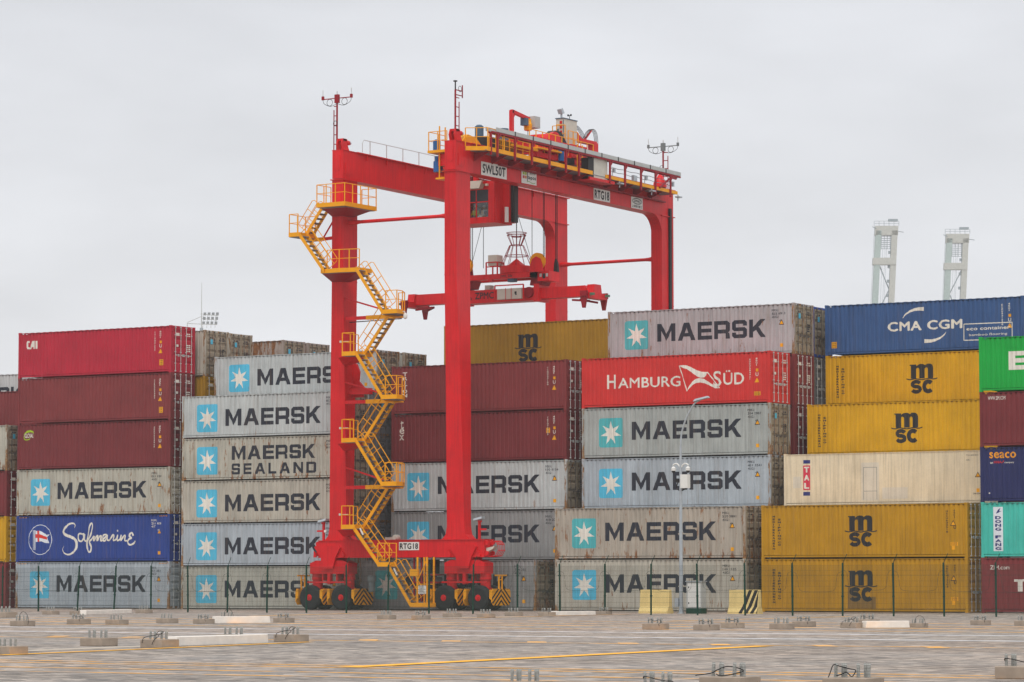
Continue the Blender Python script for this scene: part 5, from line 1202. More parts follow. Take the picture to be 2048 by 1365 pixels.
# headblock above it
hb = G(MB().box(14.6, 20.95, YS - .9, YS - .55, 20.0, 20.32).box(14.6, 20.95, YS + .55, YS + .9, 20.0, 20.32).box(14.6, 15.1, YS - .9, YS + .9, 20.0, 20.3).box(20.5, 20.95, YS - .9, YS + .9, 20.0, 20.3), 'head_block', 'red')
mb = MB()
for vs, fs, i in text_mesh('SWL 50t', .02): mb.add([(18.4 + u * .85, YS - .904 - i * .0008, 20.07 + v * .17) for u, v in vs], fs)
mb.build('lettering', M['ink'], hb)
for x in (15.6, 20.7):
    MB().prism([(x - .45, 19.55), (x + .35, 19.55), (x + .55, 20.05), (x - .35, 20.05)], 'y', YS - .5, YS + .5).build('twistlock_pedestal', M['red_dark'], hb)
MB().box(17.55, 17.8, YS - .95, YS - .7, 19.86, 20.0).build('lamp_bracket', M['red'], hb); MB().box(18.85, 19.3, YS - .8, YS - .4, 19.8, 20.0).build('junction_box', M['slate'], hb)
for x, y in ((15.75, YS - .72), (20.95, YS - .72)):
    w = MB().lathe((x, y, 20.95), 'y', [(-.09, .52), (-.06, .42), (.06, .42), (.09, .52)], 26).build('rope_sheave', M['yellow'], hb, smooth=True)
    MB().prism([(x - .48, 20.3), (x + .48, 20.3), (x + .42, 20.75), (x + .28, 21.1), (x, 21.24), (x - .28, 21.1), (x - .42, 20.75)], 'y', y - .20, y - .12).prism([(x - .48, 20.3), (x + .48, 20.3), (x + .42, 20.75), (x + .28, 21.1), (x, 21.24), (x - .28, 21.1), (x - .42, 20.75)], 'y', y + .12, y + .20).build('sheave_cheek', M['red'] if x > 18 else M['red_dark'], hb)
ce = MB().box(20.95, 21.75, YS - .75, YS + .5, 19.75, 20.35).build('end_block', M['red'], hb)
MB().box(21.1, 21.25, YS - .76, YS - .75, 20.0, 20.2).box(21.55, 21.7, YS - .76, YS - .75, 20.0, 20.2).build('plate', M['grey_alu'], ce); MB().box(21.32, 21.5, YS - .765, YS - .75, 19.9, 20.2).build('name_plate', M['ink'], ce)
MB().prism([(21.5, 20.35), (21.8, 20.35), (21.75, 20.9), (21.62, 21.15), (21.55, 20.9)], 'y', YS + .2, YS + .4).build('rope_socket', M['black'], hb)
pb = MB()
for x in (17.35, 18.15):
    for y in (YS - .85, YS - .1): pb.bar((x, y, 20.3), (x, y, 21.05), .07)
for z in (20.78, 21.05):
    pb.bar((17.35, YS - .85, z), (18.15, YS - .85, z), .06); pb.bar((18.15, YS - .85, z), (18.15, YS - .1, z), .06)
pb.build('box_stand', M['red'], hb); MB().box(17.45, 18.1, YS - .8, YS - .15, 20.85, 21.5).build('terminal_box', M['beige'], hb)
bs = MB().lathe((19.0, YS, 0), 'z', [(20.32, .95), (20.36, 1.02), (20.75, 1.04), (20.8, .98)], 28).lathe((19.0, YS, 0), 'z', [(20.8, .62), (21.28, .02)], 20).build('cable_basket_base', M['red'], hb)
bk = MB()
for i in range(12):
    t = i * math.pi / 6; f_ = lambda r_, z: (19.0 + r_ * math.cos(t), YS + r_ * math.sin(t), z)
    bk.tube([f_(1.0, 20.8), f_(.42, 22.1)], .02, 4); bk.tube([f_(.30, 22.1), f_(.58, 22.75)], .02, 4)
for r_, z in ((.70, 21.45), (.35, 22.1), (.58, 22.72), (.62, 22.85), (.3, 22.62)): bk.tube([(19.0 + r_ * math.cos(k * math.pi / 10), YS + r_ * math.sin(k * math.pi / 10), z) for k in range(20)], .024, 4, True)
bk.build('cable_basket', M['red_dark'], hb)
# wire ropes
for x, y in ((15.35, YS - .72), (16.15, YS - .72), (20.55, YS - .72), (21.35, YS - .72), (15.35, YS + .72), (16.15, YS + .72), (20.55, YS + .72), (21.35, YS + .72), (15.5, YS + .5), (21.64, YS + .3), (21.72, YS + .3)):
    MB().tube([(x, y, 20.9), (x, y, 27.2)], .02, 5).build('wire_rope', M['cable'], spr)
for a_, b_, r_ in (((19.0, YS, 22.1), (19.0, YS, 27.3), .03), ((16.2, YS - .7, 21.0), (18.3, YS - 1.0, 27.1), .016), ((20.5, YS - .7, 21.0), (18.6, YS - 1.0, 27.1), .016)): MB().tube([a_, b_], r_, 5).build('wire_rope', M['cable'], spr)

# ------------------------------------------------------------------ ground
gm, t, p = mat_new('concrete_paving'); n = t.nodes.new; l = t.links.new
tc = n("ShaderNodeTexCoord")
br = n("ShaderNodeTexBrick"); br.inputs['Scale'].default_value = 1.0; br.inputs['Brick Width'].default_value = .22; br.inputs['Row Height'].default_value = .11; br.inputs['Mortar Size'].default_value = .006
br.inputs['Color1'].default_value = (*S(170, 156, 142), 1); br.inputs['Color2'].default_value = (*S(146, 133, 121), 1); br.inputs['Mortar'].default_value = (*S(95, 92, 90), 1); l(tc.outputs['Object'], br.inputs['Vector'])
def nz_(scale, ms=(1, 1, 1), d=5, r=.6):
    m_ = n("ShaderNodeMapping"); m_.inputs['Scale'].default_value = ms; l(tc.outputs['Object'], m_.inputs[0])
    q = n("ShaderNodeTexNoise"); q.inputs['Scale'].default_value = scale; q.inputs['Detail'].default_value = d; q.inputs['Roughness'].default_value = r; l(m_.outputs[0], q.inputs['Vector']); return q.outputs[0]
def rg_(v, a, b, c, d):
    q = n("ShaderNodeMapRange"); q.inputs[1].default_value = a; q.inputs[2].default_value = b; q.inputs[3].default_value = c; q.inputs[4].default_value = d; l(v, q.inputs[0]); return q.outputs[0]
def ml_(a, b):
    q = n("ShaderNodeMath"); q.operation = 'MULTIPLY'; l(a, q.inputs[0]); l(b, q.inputs[1]); return q.outputs[0]
f_ = ml_(ml_(rg_(nz_(.05), .3, .7, .84, 1.14), rg_(nz_(.45, d=6, r=.7), .3, .7, .80, 1.18)), rg_(nz_(2.1, d=3, r=.6), .32, .66, .62, 1.24))
def vor_(scale, a, b):
    q = n("ShaderNodeTexVoronoi"); q.inputs['Scale'].default_value = scale; l(tc.outputs['Object'], q.inputs['Vector']); s_ = n("ShaderNodeSeparateColor"); l(q.outputs['Color'], s_.inputs[0]); return rg_(s_.outputs[0], 0, 1, a, b)
f_ = ml_(f_, ml_(vor_(3.4, .45, 1.42), vor_(1.25, .84, 1.14)))
sc_ = n("ShaderNodeVectorMath"); sc_.operation = 'SCALE'; l(br.outputs[0], sc_.inputs[0]); l(f_, sc_.inputs['Scale'])
tint = n("ShaderNodeMix"); tint.data_type = 'RGBA'; tint.blend_type = 'MULTIPLY'; l(rg_(nz_(.035, d=3), .48, .62, 0, 1), tint.inputs[0]); l(sc_.outputs[0], tint.inputs[6]); tint.inputs[7].default_value = (1.04, .96, .90, 1)
l(tint.outputs[2], p.inputs['Base Color']); l(rg_(nz_(.25), .35, .65, .45, .85), p.inputs['Roughness'])
bp = n("ShaderNodeBump"); bp.inputs['Strength'].default_value = .5; bp.inputs['Distance'].default_value = .02; l(nz_(9, d=4), bp.inputs['Height']); l(bp.outputs[0], p.inputs['Normal'])
g = MB().add([(-1500, -400, 0), (1500, -400, 0), (1500, 1500, 0), (-1500, 1500, 0)], [(0, 1, 2, 3)]).build('ground', gm); tag(g, kind='structure')
def worn(name, rgb, lo=.40, hi=.52):
    """road paint worn through in patches; bare paving colour shows where it is gone"""
    m, t, p = mat_new(name); n = t.nodes.new; l = t.links.new; tc = n("ShaderNodeTexCoord"); a = n("ShaderNodeTexNoise"); a.inputs['Scale'].default_value = 1.1; a.inputs['Detail'].default_value = 8; a.inputs['Roughness'].default_value = .7; l(tc.outputs['Object'], a.inputs['Vector'])
    r = n("ShaderNodeMapRange"); r.inputs[1].default_value = lo; r.inputs[2].default_value = hi; l(a.outputs[0], r.inputs[0]); mx = n("ShaderNodeMix"); mx.data_type = 'RGBA'; l(r.outputs[0], mx.inputs[0])
    mx.inputs[6].default_value = (*S(170, 156, 142), 1); mx.inputs[7].default_value = (*rgb, 1); l(mx.outputs[2], p.inputs['Base Color']); p.inputs['Roughness'].default_value = .7; return m
MY = worn('worn_yellow_marking', S(244, 172, 50), .40, .54); MW = worn('worn_white_marking', S(235, 235, 238), .34, .5); MY2 = worn('yellow_marking', S(252, 180, 20), .26, .38)
def line_x(py, w, m, name, px=1024, x0=-40, x1=140):
    q = at(px, py, z=0); o = MB().add([(x0, q.y - w / 2, .004), (x1, q.y - w / 2, .004), (x1, q.y + w / 2, .004), (x0, q.y + w / 2, .004)], [(0, 1, 2, 3)]).build(name, m); tag(o, kind='structure'); return q.y
for py, w in ((1242, .7), (1247, .7), (1251, .9), (1257, .6), (1285.5, .4), (1337, .32), (1341.5, .3), (1352, .3), (1361, .28)): line_x(py, w, MY, 'yellow_lane_line')
for py, w in ((1263.3, .6), (1273, .6)): line_x(py, w, MW, 'white_lane_line')
for i, px in enumerate((118, 266, 420, 572, 736, 902, 1074, 1257, 1440, 1650, 1870)):
    q = at(px, 1272.6 + (px - 118) * .0125 + .9, z=0); u_ = _rt * .25; v_ = Vector((-math.sin(YAW), math.cos(YAW), 0)) * 1.0; q.z = .008; o = MB().add([q - u_ - v_, q + u_ - v_, q + u_ + v_, q - u_ + v_], [(0, 1, 2, 3)]).build('yellow_slot_mark', MY); tag(o, kind='structure')
def ground_strip(pa, pb, w, m, name, z=.008):
    a, b = at(*pa, z=0), at(*pb, z=0); d = (b - a).normalized(); nn = Vector((-d.y, d.x, 0)) * w / 2
    o = MB().add([a - nn + Vector((0, 0, z)), b - nn + Vector((0, 0, z)), b + nn + Vector((0, 0, z)), a + nn + Vector((0, 0, z))], [(0, 1, 2, 3)]).build(name, m); tag(o, kind='structure')
ground_strip((690, 1336), (1530, 1293), .5, MY2, 'yellow_guide_line', .012)
ground_strip((0, 1311.5), (620, 1285), .3, MY2, 'yellow_edge_line', .012)
ground_strip((480, 1234), (760, 1226), .3, MY2, 'yellow_edge_line', .012); ground_strip((1340, 1243), (1700, 1234), .3, MY2, 'yellow_edge_line', .012)
ground_strip((800, 1240), (1260, 1229.5), .35, MY, 'yellow_edge_line', .016)
for a_, b_ in (((40, 1303), (520, 1284)), ((60, 1247), (480, 1246)), ((825, 1237.5), (1200, 1231)), ((1340, 1257), (1830, 1256))): ground_strip(a_, b_, .75, simple('concrete_strip', S(182, 170, 154), .9), 'concrete_strip', .006)

# ------------------------------------------------------------------ plinths with anchor rods
def rod_mesh():
    pr = [(0, .024)]
    for k in range(9): z = .01 + k * .021; pr += [(z, .024), (z + .007, .034), (z + .014, .024)]
    pr.append((.21, .024)); return MB().lathe((0, 0, 0), 'z', pr, 8).mesh('anchor_rod')
ROD = rod_mesh(); W_, H_ = .66, .20
PL = MB().box(-W_ / 2, W_ / 2, -W_ / 2, W_ / 2, 0, H_).mesh('slab', bevel=.012)
plinths = [  # left px, right px, base py, cable style, label
 (-22, 32, 1235.8, 0, 'concrete plinth with anchor rods at the far left edge near the fence'), (17, 66, 1253, 1, 'concrete plinth with a big black cable loop at the left'),
 (82, 116, 1229.6, 0, 'small concrete plinth left of the far white kerb, first of two'), (137, 171, 1230, 2, 'small concrete plinth touching the left end of the far white kerb'),
 (269, 303, 1227, 0, 'small concrete plinth touching the right end of the far white kerb'), (131, 178, 1249, 2, 'concrete plinth in the middle row at left with a low cable coil'),
 (208, 254, 1250, 0, 'chipped concrete plinth in the middle row at left without cable'), (310, 354, 1247, 0, 'concrete plinth with chipped edges between the two left white kerbs'),
 (384, 427, 1248, 2, 'concrete plinth touching the left end of the middle white kerb'), (431, 474, 1243.5, 1, 'concrete plinth half hidden behind the middle white kerb'), (544.6, 587.6, 1245.6, 2, 'concrete plinth touching the right end of the middle white kerb'),
 (-25, 49, 1310, 0, 'large near concrete plinth cut by the left edge of the photo'), (156, 230, 1293, 0, 'near concrete plinth at left with six rods and no cable'),
 (277, 353, 1296.5, 3, 'near concrete plinth with a curled cable touching the left end of the near white kerb'), (429, 502, 1286.5, 0, 'concrete plinth hidden behind the near white kerb with rods showing above'), (545, 615, 1285, 3, 'near concrete plinth with a looped cable at the right end of the near white kerb'),
 (753, 792, 1239, 0, 'concrete plinth in front of the crane stair foot, left of the gate'), (822, 861, 1239.5, 2, 'concrete plinth with a trailing cable below the foot of the crane stair'), (885, 923, 1235, 0, 'concrete plinth in front of the third crane wheel'),
 (953, 991, 1236, 0, 'concrete plinth in front of the rightmost near crane wheel'), (1009, 1046, 1232.7, 0, 'concrete plinth just right of the crane wheels'), (1076, 1112, 1232.7, 2, 'concrete plinth touching the left end of the white kerb right of the crane'), (1192, 1225, 1230, 2, 'concrete plinth touching the right end of the white kerb right of the crane'),
 (1285, 1340, 1259.6, 2, 'concrete plinth with wired rods below the plain yellow barrier'), (1387.6, 1441.6, 1261.4, 2, 'concrete plinth with wired rods below the cabinet'), (1442, 1492, 1257, 2, 'concrete plinth with wired rods below the striped barrier'),
 (1540, 1592, 1259, 0, 'concrete plinth without cable below the ochre container, nearer of two'), (1586, 1635, 1254, 2, 'concrete plinth with cable below the ochre container, farther of two'), (1682, 1732, 1256.6, 3, 'concrete plinth touching the left end of the right-hand white kerb'),
 (1713, 1763, 1250.5, 2, 'concrete plinth behind the left end of the right-hand white kerb'), (1820, 1858.6, 1256, 1, 'concrete plinth with tall cable loop at the right end of the right-hand white kerb'), (1943, 1986, 1250.5, 2, 'concrete plinth below the gap between ochre and maroon containers'), (2031, 2076, 1252, 0, 'concrete plinth at the right edge near the fence'),
 (998, 1106, 1388, 0, 'near plinth at the bottom centre with only its bare rods in the photo'), (1268, 1374, 1394, 4, 'near plinth at the bottom edge with rods and a loose cable, second from the centre'), (1401, 1527, 1383, 5, 'near concrete plinth at the bottom with a cable bridging its two rod clusters'), (1649, 1778, 1386, 6, 'near concrete plinth at the bottom with a tall looped cable over its rods'), (1997, 2108, 1359, 4, 'large near concrete plinth cut by the right edge of the photo')]
for xl, xr, pb, cs, lab in plinths:
    wpx = xr - xl; q = at(xl + wpx * .62, pb, z=0); sc = 1.0
    dist = (q - CAM).length; wid = wpx / (FPX / dist) / 1.37; sc = max(.8, min(1.25, wid / W_))
    t = thing('concrete_plinth', lab, 'concrete plinth', (q.x - W_ * sc / 2, q.y + W_ * sc / 2, 0), 'concrete plinths across the yard'); t.scale = (sc, sc, sc)
    t.rotation_euler = (0, 0, random.uniform(-.04, .04))
    put('slab', PL, M['concrete'], t)
    for i, (x, y) in enumerate(((-.24, -.06), (-.165, .02), (-.09, -.05), (.10, -.05), (.175, .03), (.25, -.04))):
        put('anchor_rod', ROD, M['rod'], t, (x, y, H_ - .01), (random.uniform(-.04, .04), random.uniform(-.04, .04), 0))
    z = H_; K = None
    if cs == 1: K = [(-.1, -.1, z), (-.05, -.1, z + .22), (.12, -.1, z + .33), (.3, -.1, z + .22), (.38, -.1, z + .02), (.36, -.12, z - .16)]
    if cs == 2: K = [(-.22, -.1, z + .13), (-.1, -.12, z + .17), (0, -.12, z + .10), (.1, -.11, z + .12), (.2, -.1, z + .16), (.27, -.12, z + .05), (.3, -.34, z - .02), (.34, -.35, z - .12)]
    if cs == 3: K = [(-.24, -.36, z - .12), (-.2, -.34, z + .05), (-.05, -.14, z + .13), (.1, -.12, z + .16), (.2, -.1, z + .24), (.1, -.14, z + .27), (.04, -.16, z + .17), (.14, -.2, z + .12), (.12, -.35, z - .02), (.06, -.36, z - .17)]
    if cs == 4: K = [(-.26, -.08, z + .12), (-.24, -.1, z + .17), (-.1, -.12, z + .15), (.05, -.14, z + .11), (.2, -.14, z + .08), (.34, -.12, z + .06), (.40, -.1, z - .1)]
    if cs == 5: K = [(-.4, -.3, z + .02), (-.24, -.14, z + .06), (-.16, -.10, z + .12), (-.04, -.06, z + .19), (.06, -.04, z + .19), (.2, -.04, z + .15), (.26, -.1, z + .10), (.1, -.16, z + .04), (-.06, -.18, z + .01), (-.14, -.16, z + .05)]
    if cs == 6: K = [(-.27, -.35, z - .15), (-.26, -.2, z + .1), (-.24, -.14, z + .24), (-.16, -.12, z + .22), (-.02, -.1, z + .17), (.08, -.1, z + .14), (.04, -.14, z + .02), (-.03, -.16, z + .10), (-.12, -.14, z + .06), (-.2, -.14, z + .03)]
    if K and cs != 1: K = [(x, y, H_ + (v - H_) * .72) for x, y, v in K]
    if K: put('cable', MB().tube(smooth_3(K, 5), .008, 5).mesh('cable', smooth=True), M['cable'], t)
for (xa, ya), (xb, yb), h, lab in (((172, 1230), (264, 1227.5), .22, 'white concrete kerb beam farthest left, close to the fence'), ((428, 1247), (541, 1246.5), .26, 'white concrete kerb beam in the middle row left of the crane'),
        ((353, 1293), (537, 1287), .23, 'long white concrete kerb beam nearest the camera at left'), ((1112, 1231.5), (1192, 1230.5), .20, 'white concrete kerb beam in front of the container right of the crane'), ((1732, 1256.5), (1820, 1256), .24, 'white concrete kerb beam at the right in front of the fence')):
    a, b = at(xa, ya, z=0), at(xb, yb, z=0); d = (b - a); ln = d.length; t = MB().prism([(0, 0), (ln, 0), (ln - .03, h), (.03, h)], 'y', 0, .34).mesh('kerb_beam', bevel=.012)
    o = put('kerb_beam', t, M['kerb'], None, a, (0, 0, math.atan2(d.y, d.x))); tag(o, lab, 'kerb beam', 'white kerb beams across the yard')

# ------------------------------------------------------------------ fence
FY = -19.0; fen = thing('mesh_fence', 'green welded mesh fence with angled post tops running across the yard', 'fence', (34, FY, 0))
xs = [at(px, 1180, y=FY).x for px in (77, 155, 228, 302, 376, 455, 534, 613, 693, 776, 858, 946, 1035, 1120, 1210, 1302, 1395, 1490, 1585, 1685, 1787, 1888, 1992)]
xs = [xs[0] - 5.2, xs[0] - 2.6] + xs + [xs[-1] + 2.6]
pst = MB().box(-.035, .035, -.03, .03, 0, 2.5).bar((0, 0, 2.48), (.28, -.12, 2.92), .022).box(-.05, .05, -.045, .045, .9, .96).box(-.05, .05, -.045, .045, 1.9, 1.96).mesh('fence_post')
pan = MB(); n_ = 46; L_ = 2.6
for i in range(n_): x = .03 + i * (L_ - .06) / (n_ - 1); pan.box(x - .0038, x + .0038, -.0038, .0038, .12, 2.40)
for z in (.12, .35, .38, .6, .85, 1.1, 1.13, 1.4, 1.65, 1.9, 1.93, 2.15, 2.40): pan.box(0, L_, -.003, .003, z - .003, z + .003)
pan = pan.mesh('mesh_panel')
loopw = MB().tube(smooth_3([(.0, -.04, 2.12), (.22, -.04, 2.02), (.30, -.04, 1.7), (.36, -.04, 1.32), (.6, -.04, 1.18), (1.3, -.04, 1.16), (2.0, -.04, 1.18), (2.24, -.04, 1.32), (2.30, -.04, 1.7), (2.38, -.04, 2.02), (2.6, -.04, 2.12)], 4), .007, 4).mesh('looped_wire')
for i, x in enumerate(xs):
    put('fence_post', pst, M['green_fence'], fen, (x - 34, 0, 0), (0, random.uniform(-.015, .015) + (.05 if i in (3, 4) else 0), 0))
    if i < len(xs) - 1:
        k = (xs[i + 1] - x) / L_; o = put('mesh_panel', pan, M['wire'], fen, (x - 34, .035, 0)); o.scale = (k, 1, 1); o = put('looped_wire', loopw, M['wire'], fen, (x - 34, 0, random.uniform(-.06, .06))); o.scale = (k, 1, 1)

# ------------------------------------------------------------------ lamp post, cabinet, barriers
lp = thing('lamp_post', 'tall grey lamp post with curved arm, white dome cameras and a small box', 'lamp post', (42.3, -12, 0))
def LPp(mb, name, mat, smooth=False): return mb.build(name, M[mat], lp, smooth=smooth)
LPp(MB().tube([(42.3, -12, 0), (42.3, -12, 4.2), (42.3, -12, 8.6)], [.11, .09, .06], 10).lathe((42.3, -12, 0), 'z', [(0, .2), (.04, .2), (.05, .13), (.4, .12)], 12).lathe((42.3, -12, 0), 'z', [(4.15, .10), (4.2, .11), (4.3, .08)], 10), 'pole', 'lamp_grey', True)
LPp(MB().tube(smooth_3([(42.3, -12, 8.5), (42.36, -12, 9.2), (42.6, -12, 9.9), (42.95, -12, 10.5), (43.2, -12, 10.78), (43.45, -12, 10.9)]), .045, 8), 'arm', 'lamp_grey', True)
LPp(MB().hexa([(43.1, -12.15, 10.82), (43.95, -12.15, 11.0), (43.95, -11.85, 11.0), (43.1, -11.85, 10.82), (43.2, -12.1, 10.95), (43.9, -12.1, 11.08), (43.9, -11.9, 11.08), (43.2, -11.9, 10.95)]), 'lamp_head', 'lamp_grey')
for s in (-1, 1):
    c_ = LPp(MB().tube(smooth_3([(42.3, -12, 7.45), (42.3 + s * .22, -12, 7.66), (42.3 + s * .42, -12, 7.6), (42.3 + s * .42, -12, 7.48)]), .04, 6).lathe((42.3 + s * .42, -12, 0), 'z', [(7.30, .115), (7.44, .12), (7.50, .06)], 14), 'dome_camera', 'white', True)
    MB().lathe((42.3 + s * .42, -12, 0), 'z', [(7.18, .04), (7.24, .08), (7.30, .10)], 12).build('camera_dome', M['black'], c_, smooth=True)
LPp(MB().box(42.38, 42.8, -12.2, -11.9, 6.4, 7.1), 'junction_box', 'white'); LPp(MB().box(42.02, 42.24, -12.08, -11.92, 6.72, 6.9).tube(smooth_3([(42.15, -12, 6.72), (42.05, -12, 6.4), (42.35, -12, 6.28), (42.6, -12, 6.4)]), .03, 5), 'cable_run', 'black')
LPp(MB().box(42.0, 42.2, -12.15, -12.0, .35, .8), 'base_box', 'lamp_grey')
cbn = thing('control_cabinet', 'pale grey control cabinet on a dark green base beside the lamp post', 'control cabinet', (43.15, -11.9, 0))
MB().box(42.72, 43.58, -12.2, -11.7, .28, 1.62).build('cabinet_body', M['grey_alu'], cbn); MB().box(42.68, 43.62, -12.26, -11.66, 1.62, 1.67).build('cabinet_roof', M['lamp_grey'], cbn); MB().box(42.70, 43.60, -12.22, -11.68, 0, .28).build('cabinet_base', M['green_fence'], cbn)
dr = MB().box(42.80, 43.54, -12.215, -12.2, .34, 1.55).build('door', M['white'], cbn); MB().box(42.84, 42.88, -12.23, -12.215, .5, .58).box(42.84, 42.88, -12.23, -12.215, 1.3, 1.38).build('door_hinge', M['black'], dr)
def barrier(pxl, pxr, py, striped, label):
    a, b = at(pxl, py, y=-11.2), at(pxr, py, y=-11.2); x0, x1 = a.x, b.x; y = -11.2
    pr = [(-.32, 0), (.32, 0), (.32, .1), (.17, .36), (.11, 1.22), (-.11, 1.22), (-.17, .36), (-.32, .1)]
    mb = MB(); vs = []
    pf = lambda x, k=1.0: [(x, y + u * k, v) for u, v in pr]
    P = pf(x0 - .0) + pf(x1); n = len(pr)
    mb.add(P, [tuple(range(n)), tuple(range(2 * n - 1, n - 1, -1))] + [(i, i + n, (i + 1) % n + n, (i + 1) % n) for i in range(n)])
    t = thing('concrete_barrier', label, 'concrete barrier', ((x0 + x1) / 2, y, 0), 'yellow concrete barriers behind the fence'); mb.build('barrier_body', M['barrier'], t)
    if striped:
        fr = [(-.325, .02), (-.325, .1), (-.175, .36), (-.115, 1.2)]
        for i in range(5):
            s = MB(); xb = x0 + .62 + i * .33
            for (u0, v0), (u1, v1) in zip(fr, fr[1:]):
                q0, q1 = xb + v0 * .42, xb + v1 * .42; c = lambda v: min(max(v, x0 + .02), x1)
                s.add([(c(q0), y + u0, v0), (c(q0 + .19), y + u0, v0), (c(q1 + .19), y + u1, v1), (c(q1), y + u1, v1)], [(0, 1, 2, 3)])
            s.build('stripe', M['black'], t)
barrier(1283, 1341, 1227, False, 'plain pale yellow concrete barrier behind the fence, left of the cabinet')
barrier(1461, 1520, 1228, True, 'pale yellow concrete barrier with black diagonal stripes behind the fence')

# ------------------------------------------------------------------ far things
FG = simple('far_crane_hazed_green', S(180, 194, 190), .6); FB = simple('far_crane_hazed_beige', S(194, 195, 188), .6); FD = simple('far_crane_hazed_dark', S(160, 170, 174), .6)  # pale crane paints, lightened further towards the sky: distance haze put into the colour
def ship_crane(pxl, pxr, ptop, pmid, Z, lab, flip):
    r0 = _fw + _rt * ((pxl - 1024) / FPX) - _up * ((ptop - 682.5) / FPX); P0 = CAM + r0 * Z
    r1 = _fw + _rt * ((pxr - 1024) / FPX) - _up * ((ptop - 682.5) / FPX); P1 = CAM + r1 * Z
    r2 = _fw + _rt * ((pxl - 1024) / FPX) - _up * ((pmid - 682.5) / FPX); zt = P0.z; zm = (CAM + r2 * Z).z
    t = thing('ship_crane', lab, 'ship crane', ((P0.x + P1.x) / 2, (P0.y + P1.y) / 2, 0), 'quay cranes far behind the stacks')
    ux = (P1 - P0); ux.z = 0; w = ux.length; ux.normalize(); uy = Vector((-ux.y, ux.x, 0)); base = Vector((P0.x, P0.y, 0))
    def pt(u, v, z): return base + ux * u + uy * v + Vector((0, 0, z))
    def bx(u0, u1, v0, v1, z0, z1, lean=0): return [pt(u0 - lean * (zt - z0), v0, z0), pt(u1 - lean * (zt - z0), v0, z0), pt(u1 - lean * (zt - z0), v1, z0), pt(u0 - lean * (zt - z0), v1, z0), pt(u0 - lean * (zt - z1), v0, z1), pt(u1 - lean * (zt - z1), v0, z1), pt(u1 - lean * (zt - z1), v1, z1), pt(u0 - lean * (zt - z1), v1, z1)]
    ln = .055
    MB().hexa(bx(0, 1.25, 0, 1.4, 0, zt - 1, ln)).build('leg', FG, t); MB().hexa(bx(w - 1.25, w, 0, 1.4, 0, zt - 1, ln)).build('leg', FB, t)
    MB().hexa(bx(-.1, w + .1, 0, 1.4, zt - 2, zt, ln)).build('cross_beam', FB, t); MB().hexa(bx(-.3, w, -.1, 1.5, zm - .9, zm + .6, ln)).build('cross_beam', FB, t)
    mb = MB()
    for i in range(7): z = zt - 2.2 - i * .45; mb.bar(pt(1.3 - ln * 3, .7, z), pt(w - 1.3 - ln * 3, .7, z), .1)
    for i in range(4): u = 1.4 + i * (w - 2.8) / 3; mb.bar(pt(u - .2, .7, zt - 2), pt(u - .25, .7, zt - 5), .1)
    mb.build('platform_grid', FD, t)
    mb = MB()
    for z in (zt + .5, zt + 1.0): mb.bar(pt(-.4, 0, z), pt(w + .2, 0, z), .07)
    for i in range(6): u = -.4 + i * (w + .6) / 5; mb.bar(pt(u, 0, zt), pt(u, 0, zt + 1), .07)
    mb.hexa(bx(w - 2, w, .2, 1.0, zt + 1.0, zt + 1.5)); mb.bar(pt(w, 0, zt - 1.2), pt(w + 1.2, 0, zt - 1.4), .14); mb.bar(pt(-.8, 0, zt - .2), pt(.1, 0, zt - .6), .14); mb.build('top_railing', FD, t)
    mb = MB(); d_ = 8
    u0 = lambda z: 1.2 - ln * (zt - z); u1 = lambda z: w - 1.2 - ln * (zt - z)
    for k in range(4):
        za, zb = zm - 1 - k * 5.2, zm - 1 - (k + 1) * 5.2
        if (k + flip) % 2 == 0: mb.bar(pt(u0(za), .7, za), pt(u1(zb), .7, zb), .22)
        else: mb.bar(pt(u1(za), .7, za), pt(u0(zb), .7, zb), .22)
    mb.build('diagonal_brace', FD, t)
    mb = MB()
    for k in range(10): z = zt - 6 - k * 3.1; u = u1(z); mb.hexa(bx(u - .55 + ln * (zt - z) * 0, u - .1, .2, .7, z, z + .6))
    for k in range(6): mb.bar(pt(u1(zt - k * 7) - .15, .1, zt - k * 7), pt(u1(zt - k * 7 - 7) - .15, .1, zt - k * 7 - 7), .07); mb.bar(pt(-ln * k * 7 - .3, .1, zt - k * 7), pt(-ln * (k * 7 + 7) - .3, .1, zt - k * 7 - 7), .07)
    mb.build('access_stair', FD, t)
    mb = MB()
    for du in (1.6, 2.1, 2.4): mb.bar(pt(du, .7, zt - 3), pt(du - 1.6, .7, zt - 32), .05)
    mb.build('stay_ropes', FD, t)
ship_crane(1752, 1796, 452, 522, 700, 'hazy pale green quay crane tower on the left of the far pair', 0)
ship_crane(1894, 1938, 468, 532, 715, 'hazy pale green quay crane tower on the right of the far pair', 1)
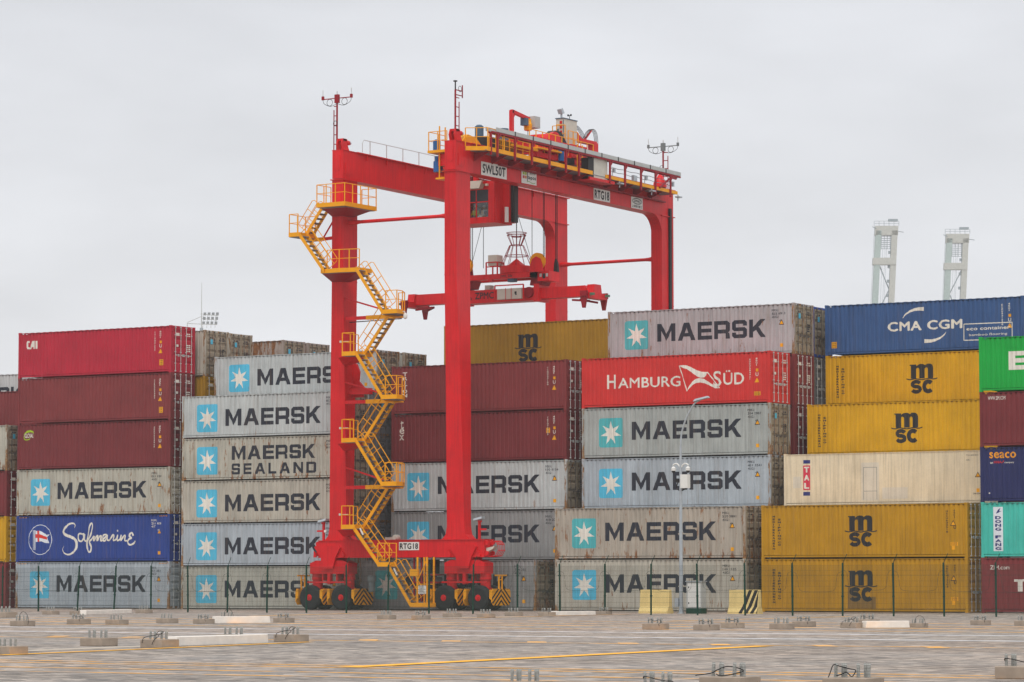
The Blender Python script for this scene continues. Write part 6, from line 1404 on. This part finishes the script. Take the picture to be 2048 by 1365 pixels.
fm = thing('floodlight_mast', 'grey floodlight mast with lamp rows and a lightning rod behind the left stacks', 'floodlight mast', (-58.9, 80.2, 0))
def FMm(mb, n_, m_): return mb.build(n_, M[m_], fm)
cx, cy = -58.9, 80.2; ux = Vector((math.cos(YAW), math.sin(YAW), 0))
FMm(MB().tube([(cx, cy, 0), (cx, cy, 25)], [.35, .16], 10), 'pole', 'lamp_grey'); FMm(MB().tube([(cx, cy, 25), (cx, cy, 29.2)], [.05, .02], 5), 'lightning_rod', 'steel')
q = lambda u, z, v=0: Vector((cx, cy, z)) + ux * u + Vector((-ux.y, ux.x, 0)) * v
mb = MB(); mb.bar(q(-1.3, 25.5), q(.1, 26.1), .05); mb.bar(q(-1.3, 25.4), q(1.4, 25.3), .06); mb.bar(q(-.1, 26.3), q(1.5, 26.1), .05); mb.bar(q(-.05, 25.9), q(1.4, 25.7), .05)
for i in range(4): mb.bar(q(.2 + i * .38, 26.3), q(.1 + i * .38, 25.0), .04)
mb.bar(q(-1.3, 25.45), q(-1.3, 25.1), .05); FMm(mb, 'lamp_frame', 'steel')
for r_ in range(3):
    for i in range(4):
        u = .3 + i * .38 - r_ * .06; z = 26.15 - r_ * .42; MB().hexa([q(u - .12, z, .0), q(u + .12, z, .0), q(u + .12, z + .05, .2), q(u - .12, z + .05, .2), q(u - .10, z + .26, -.08), q(u + .14, z + .26, -.08), q(u + .14, z + .3, .1), q(u - .10, z + .3, .1)]).build('floodlight', M['lamp_grey'], fm)

# ------------------------------------------------------------------ air
hm = bpy.data.materials.new('haze'); hm.use_nodes = True; t = hm.node_tree; t.nodes.clear()
o_ = t.nodes.new('ShaderNodeOutputMaterial'); v_ = t.nodes.new('ShaderNodeVolumePrincipled'); v_.inputs['Color'].default_value = (.93, .95, .97, 1); v_.inputs['Density'].default_value = HAZE; t.links.new(v_.outputs[0], o_.inputs['Volume'])
hz = MB().box(-1510, 1510, -410, 1510, -1.2, 84).mesh('haze'); hz.materials.clear(); hz.materials.append(hm)
ho = bpy.data.objects.new('haze', hz); C.objects.link(ho); tag(ho, kind='stuff')
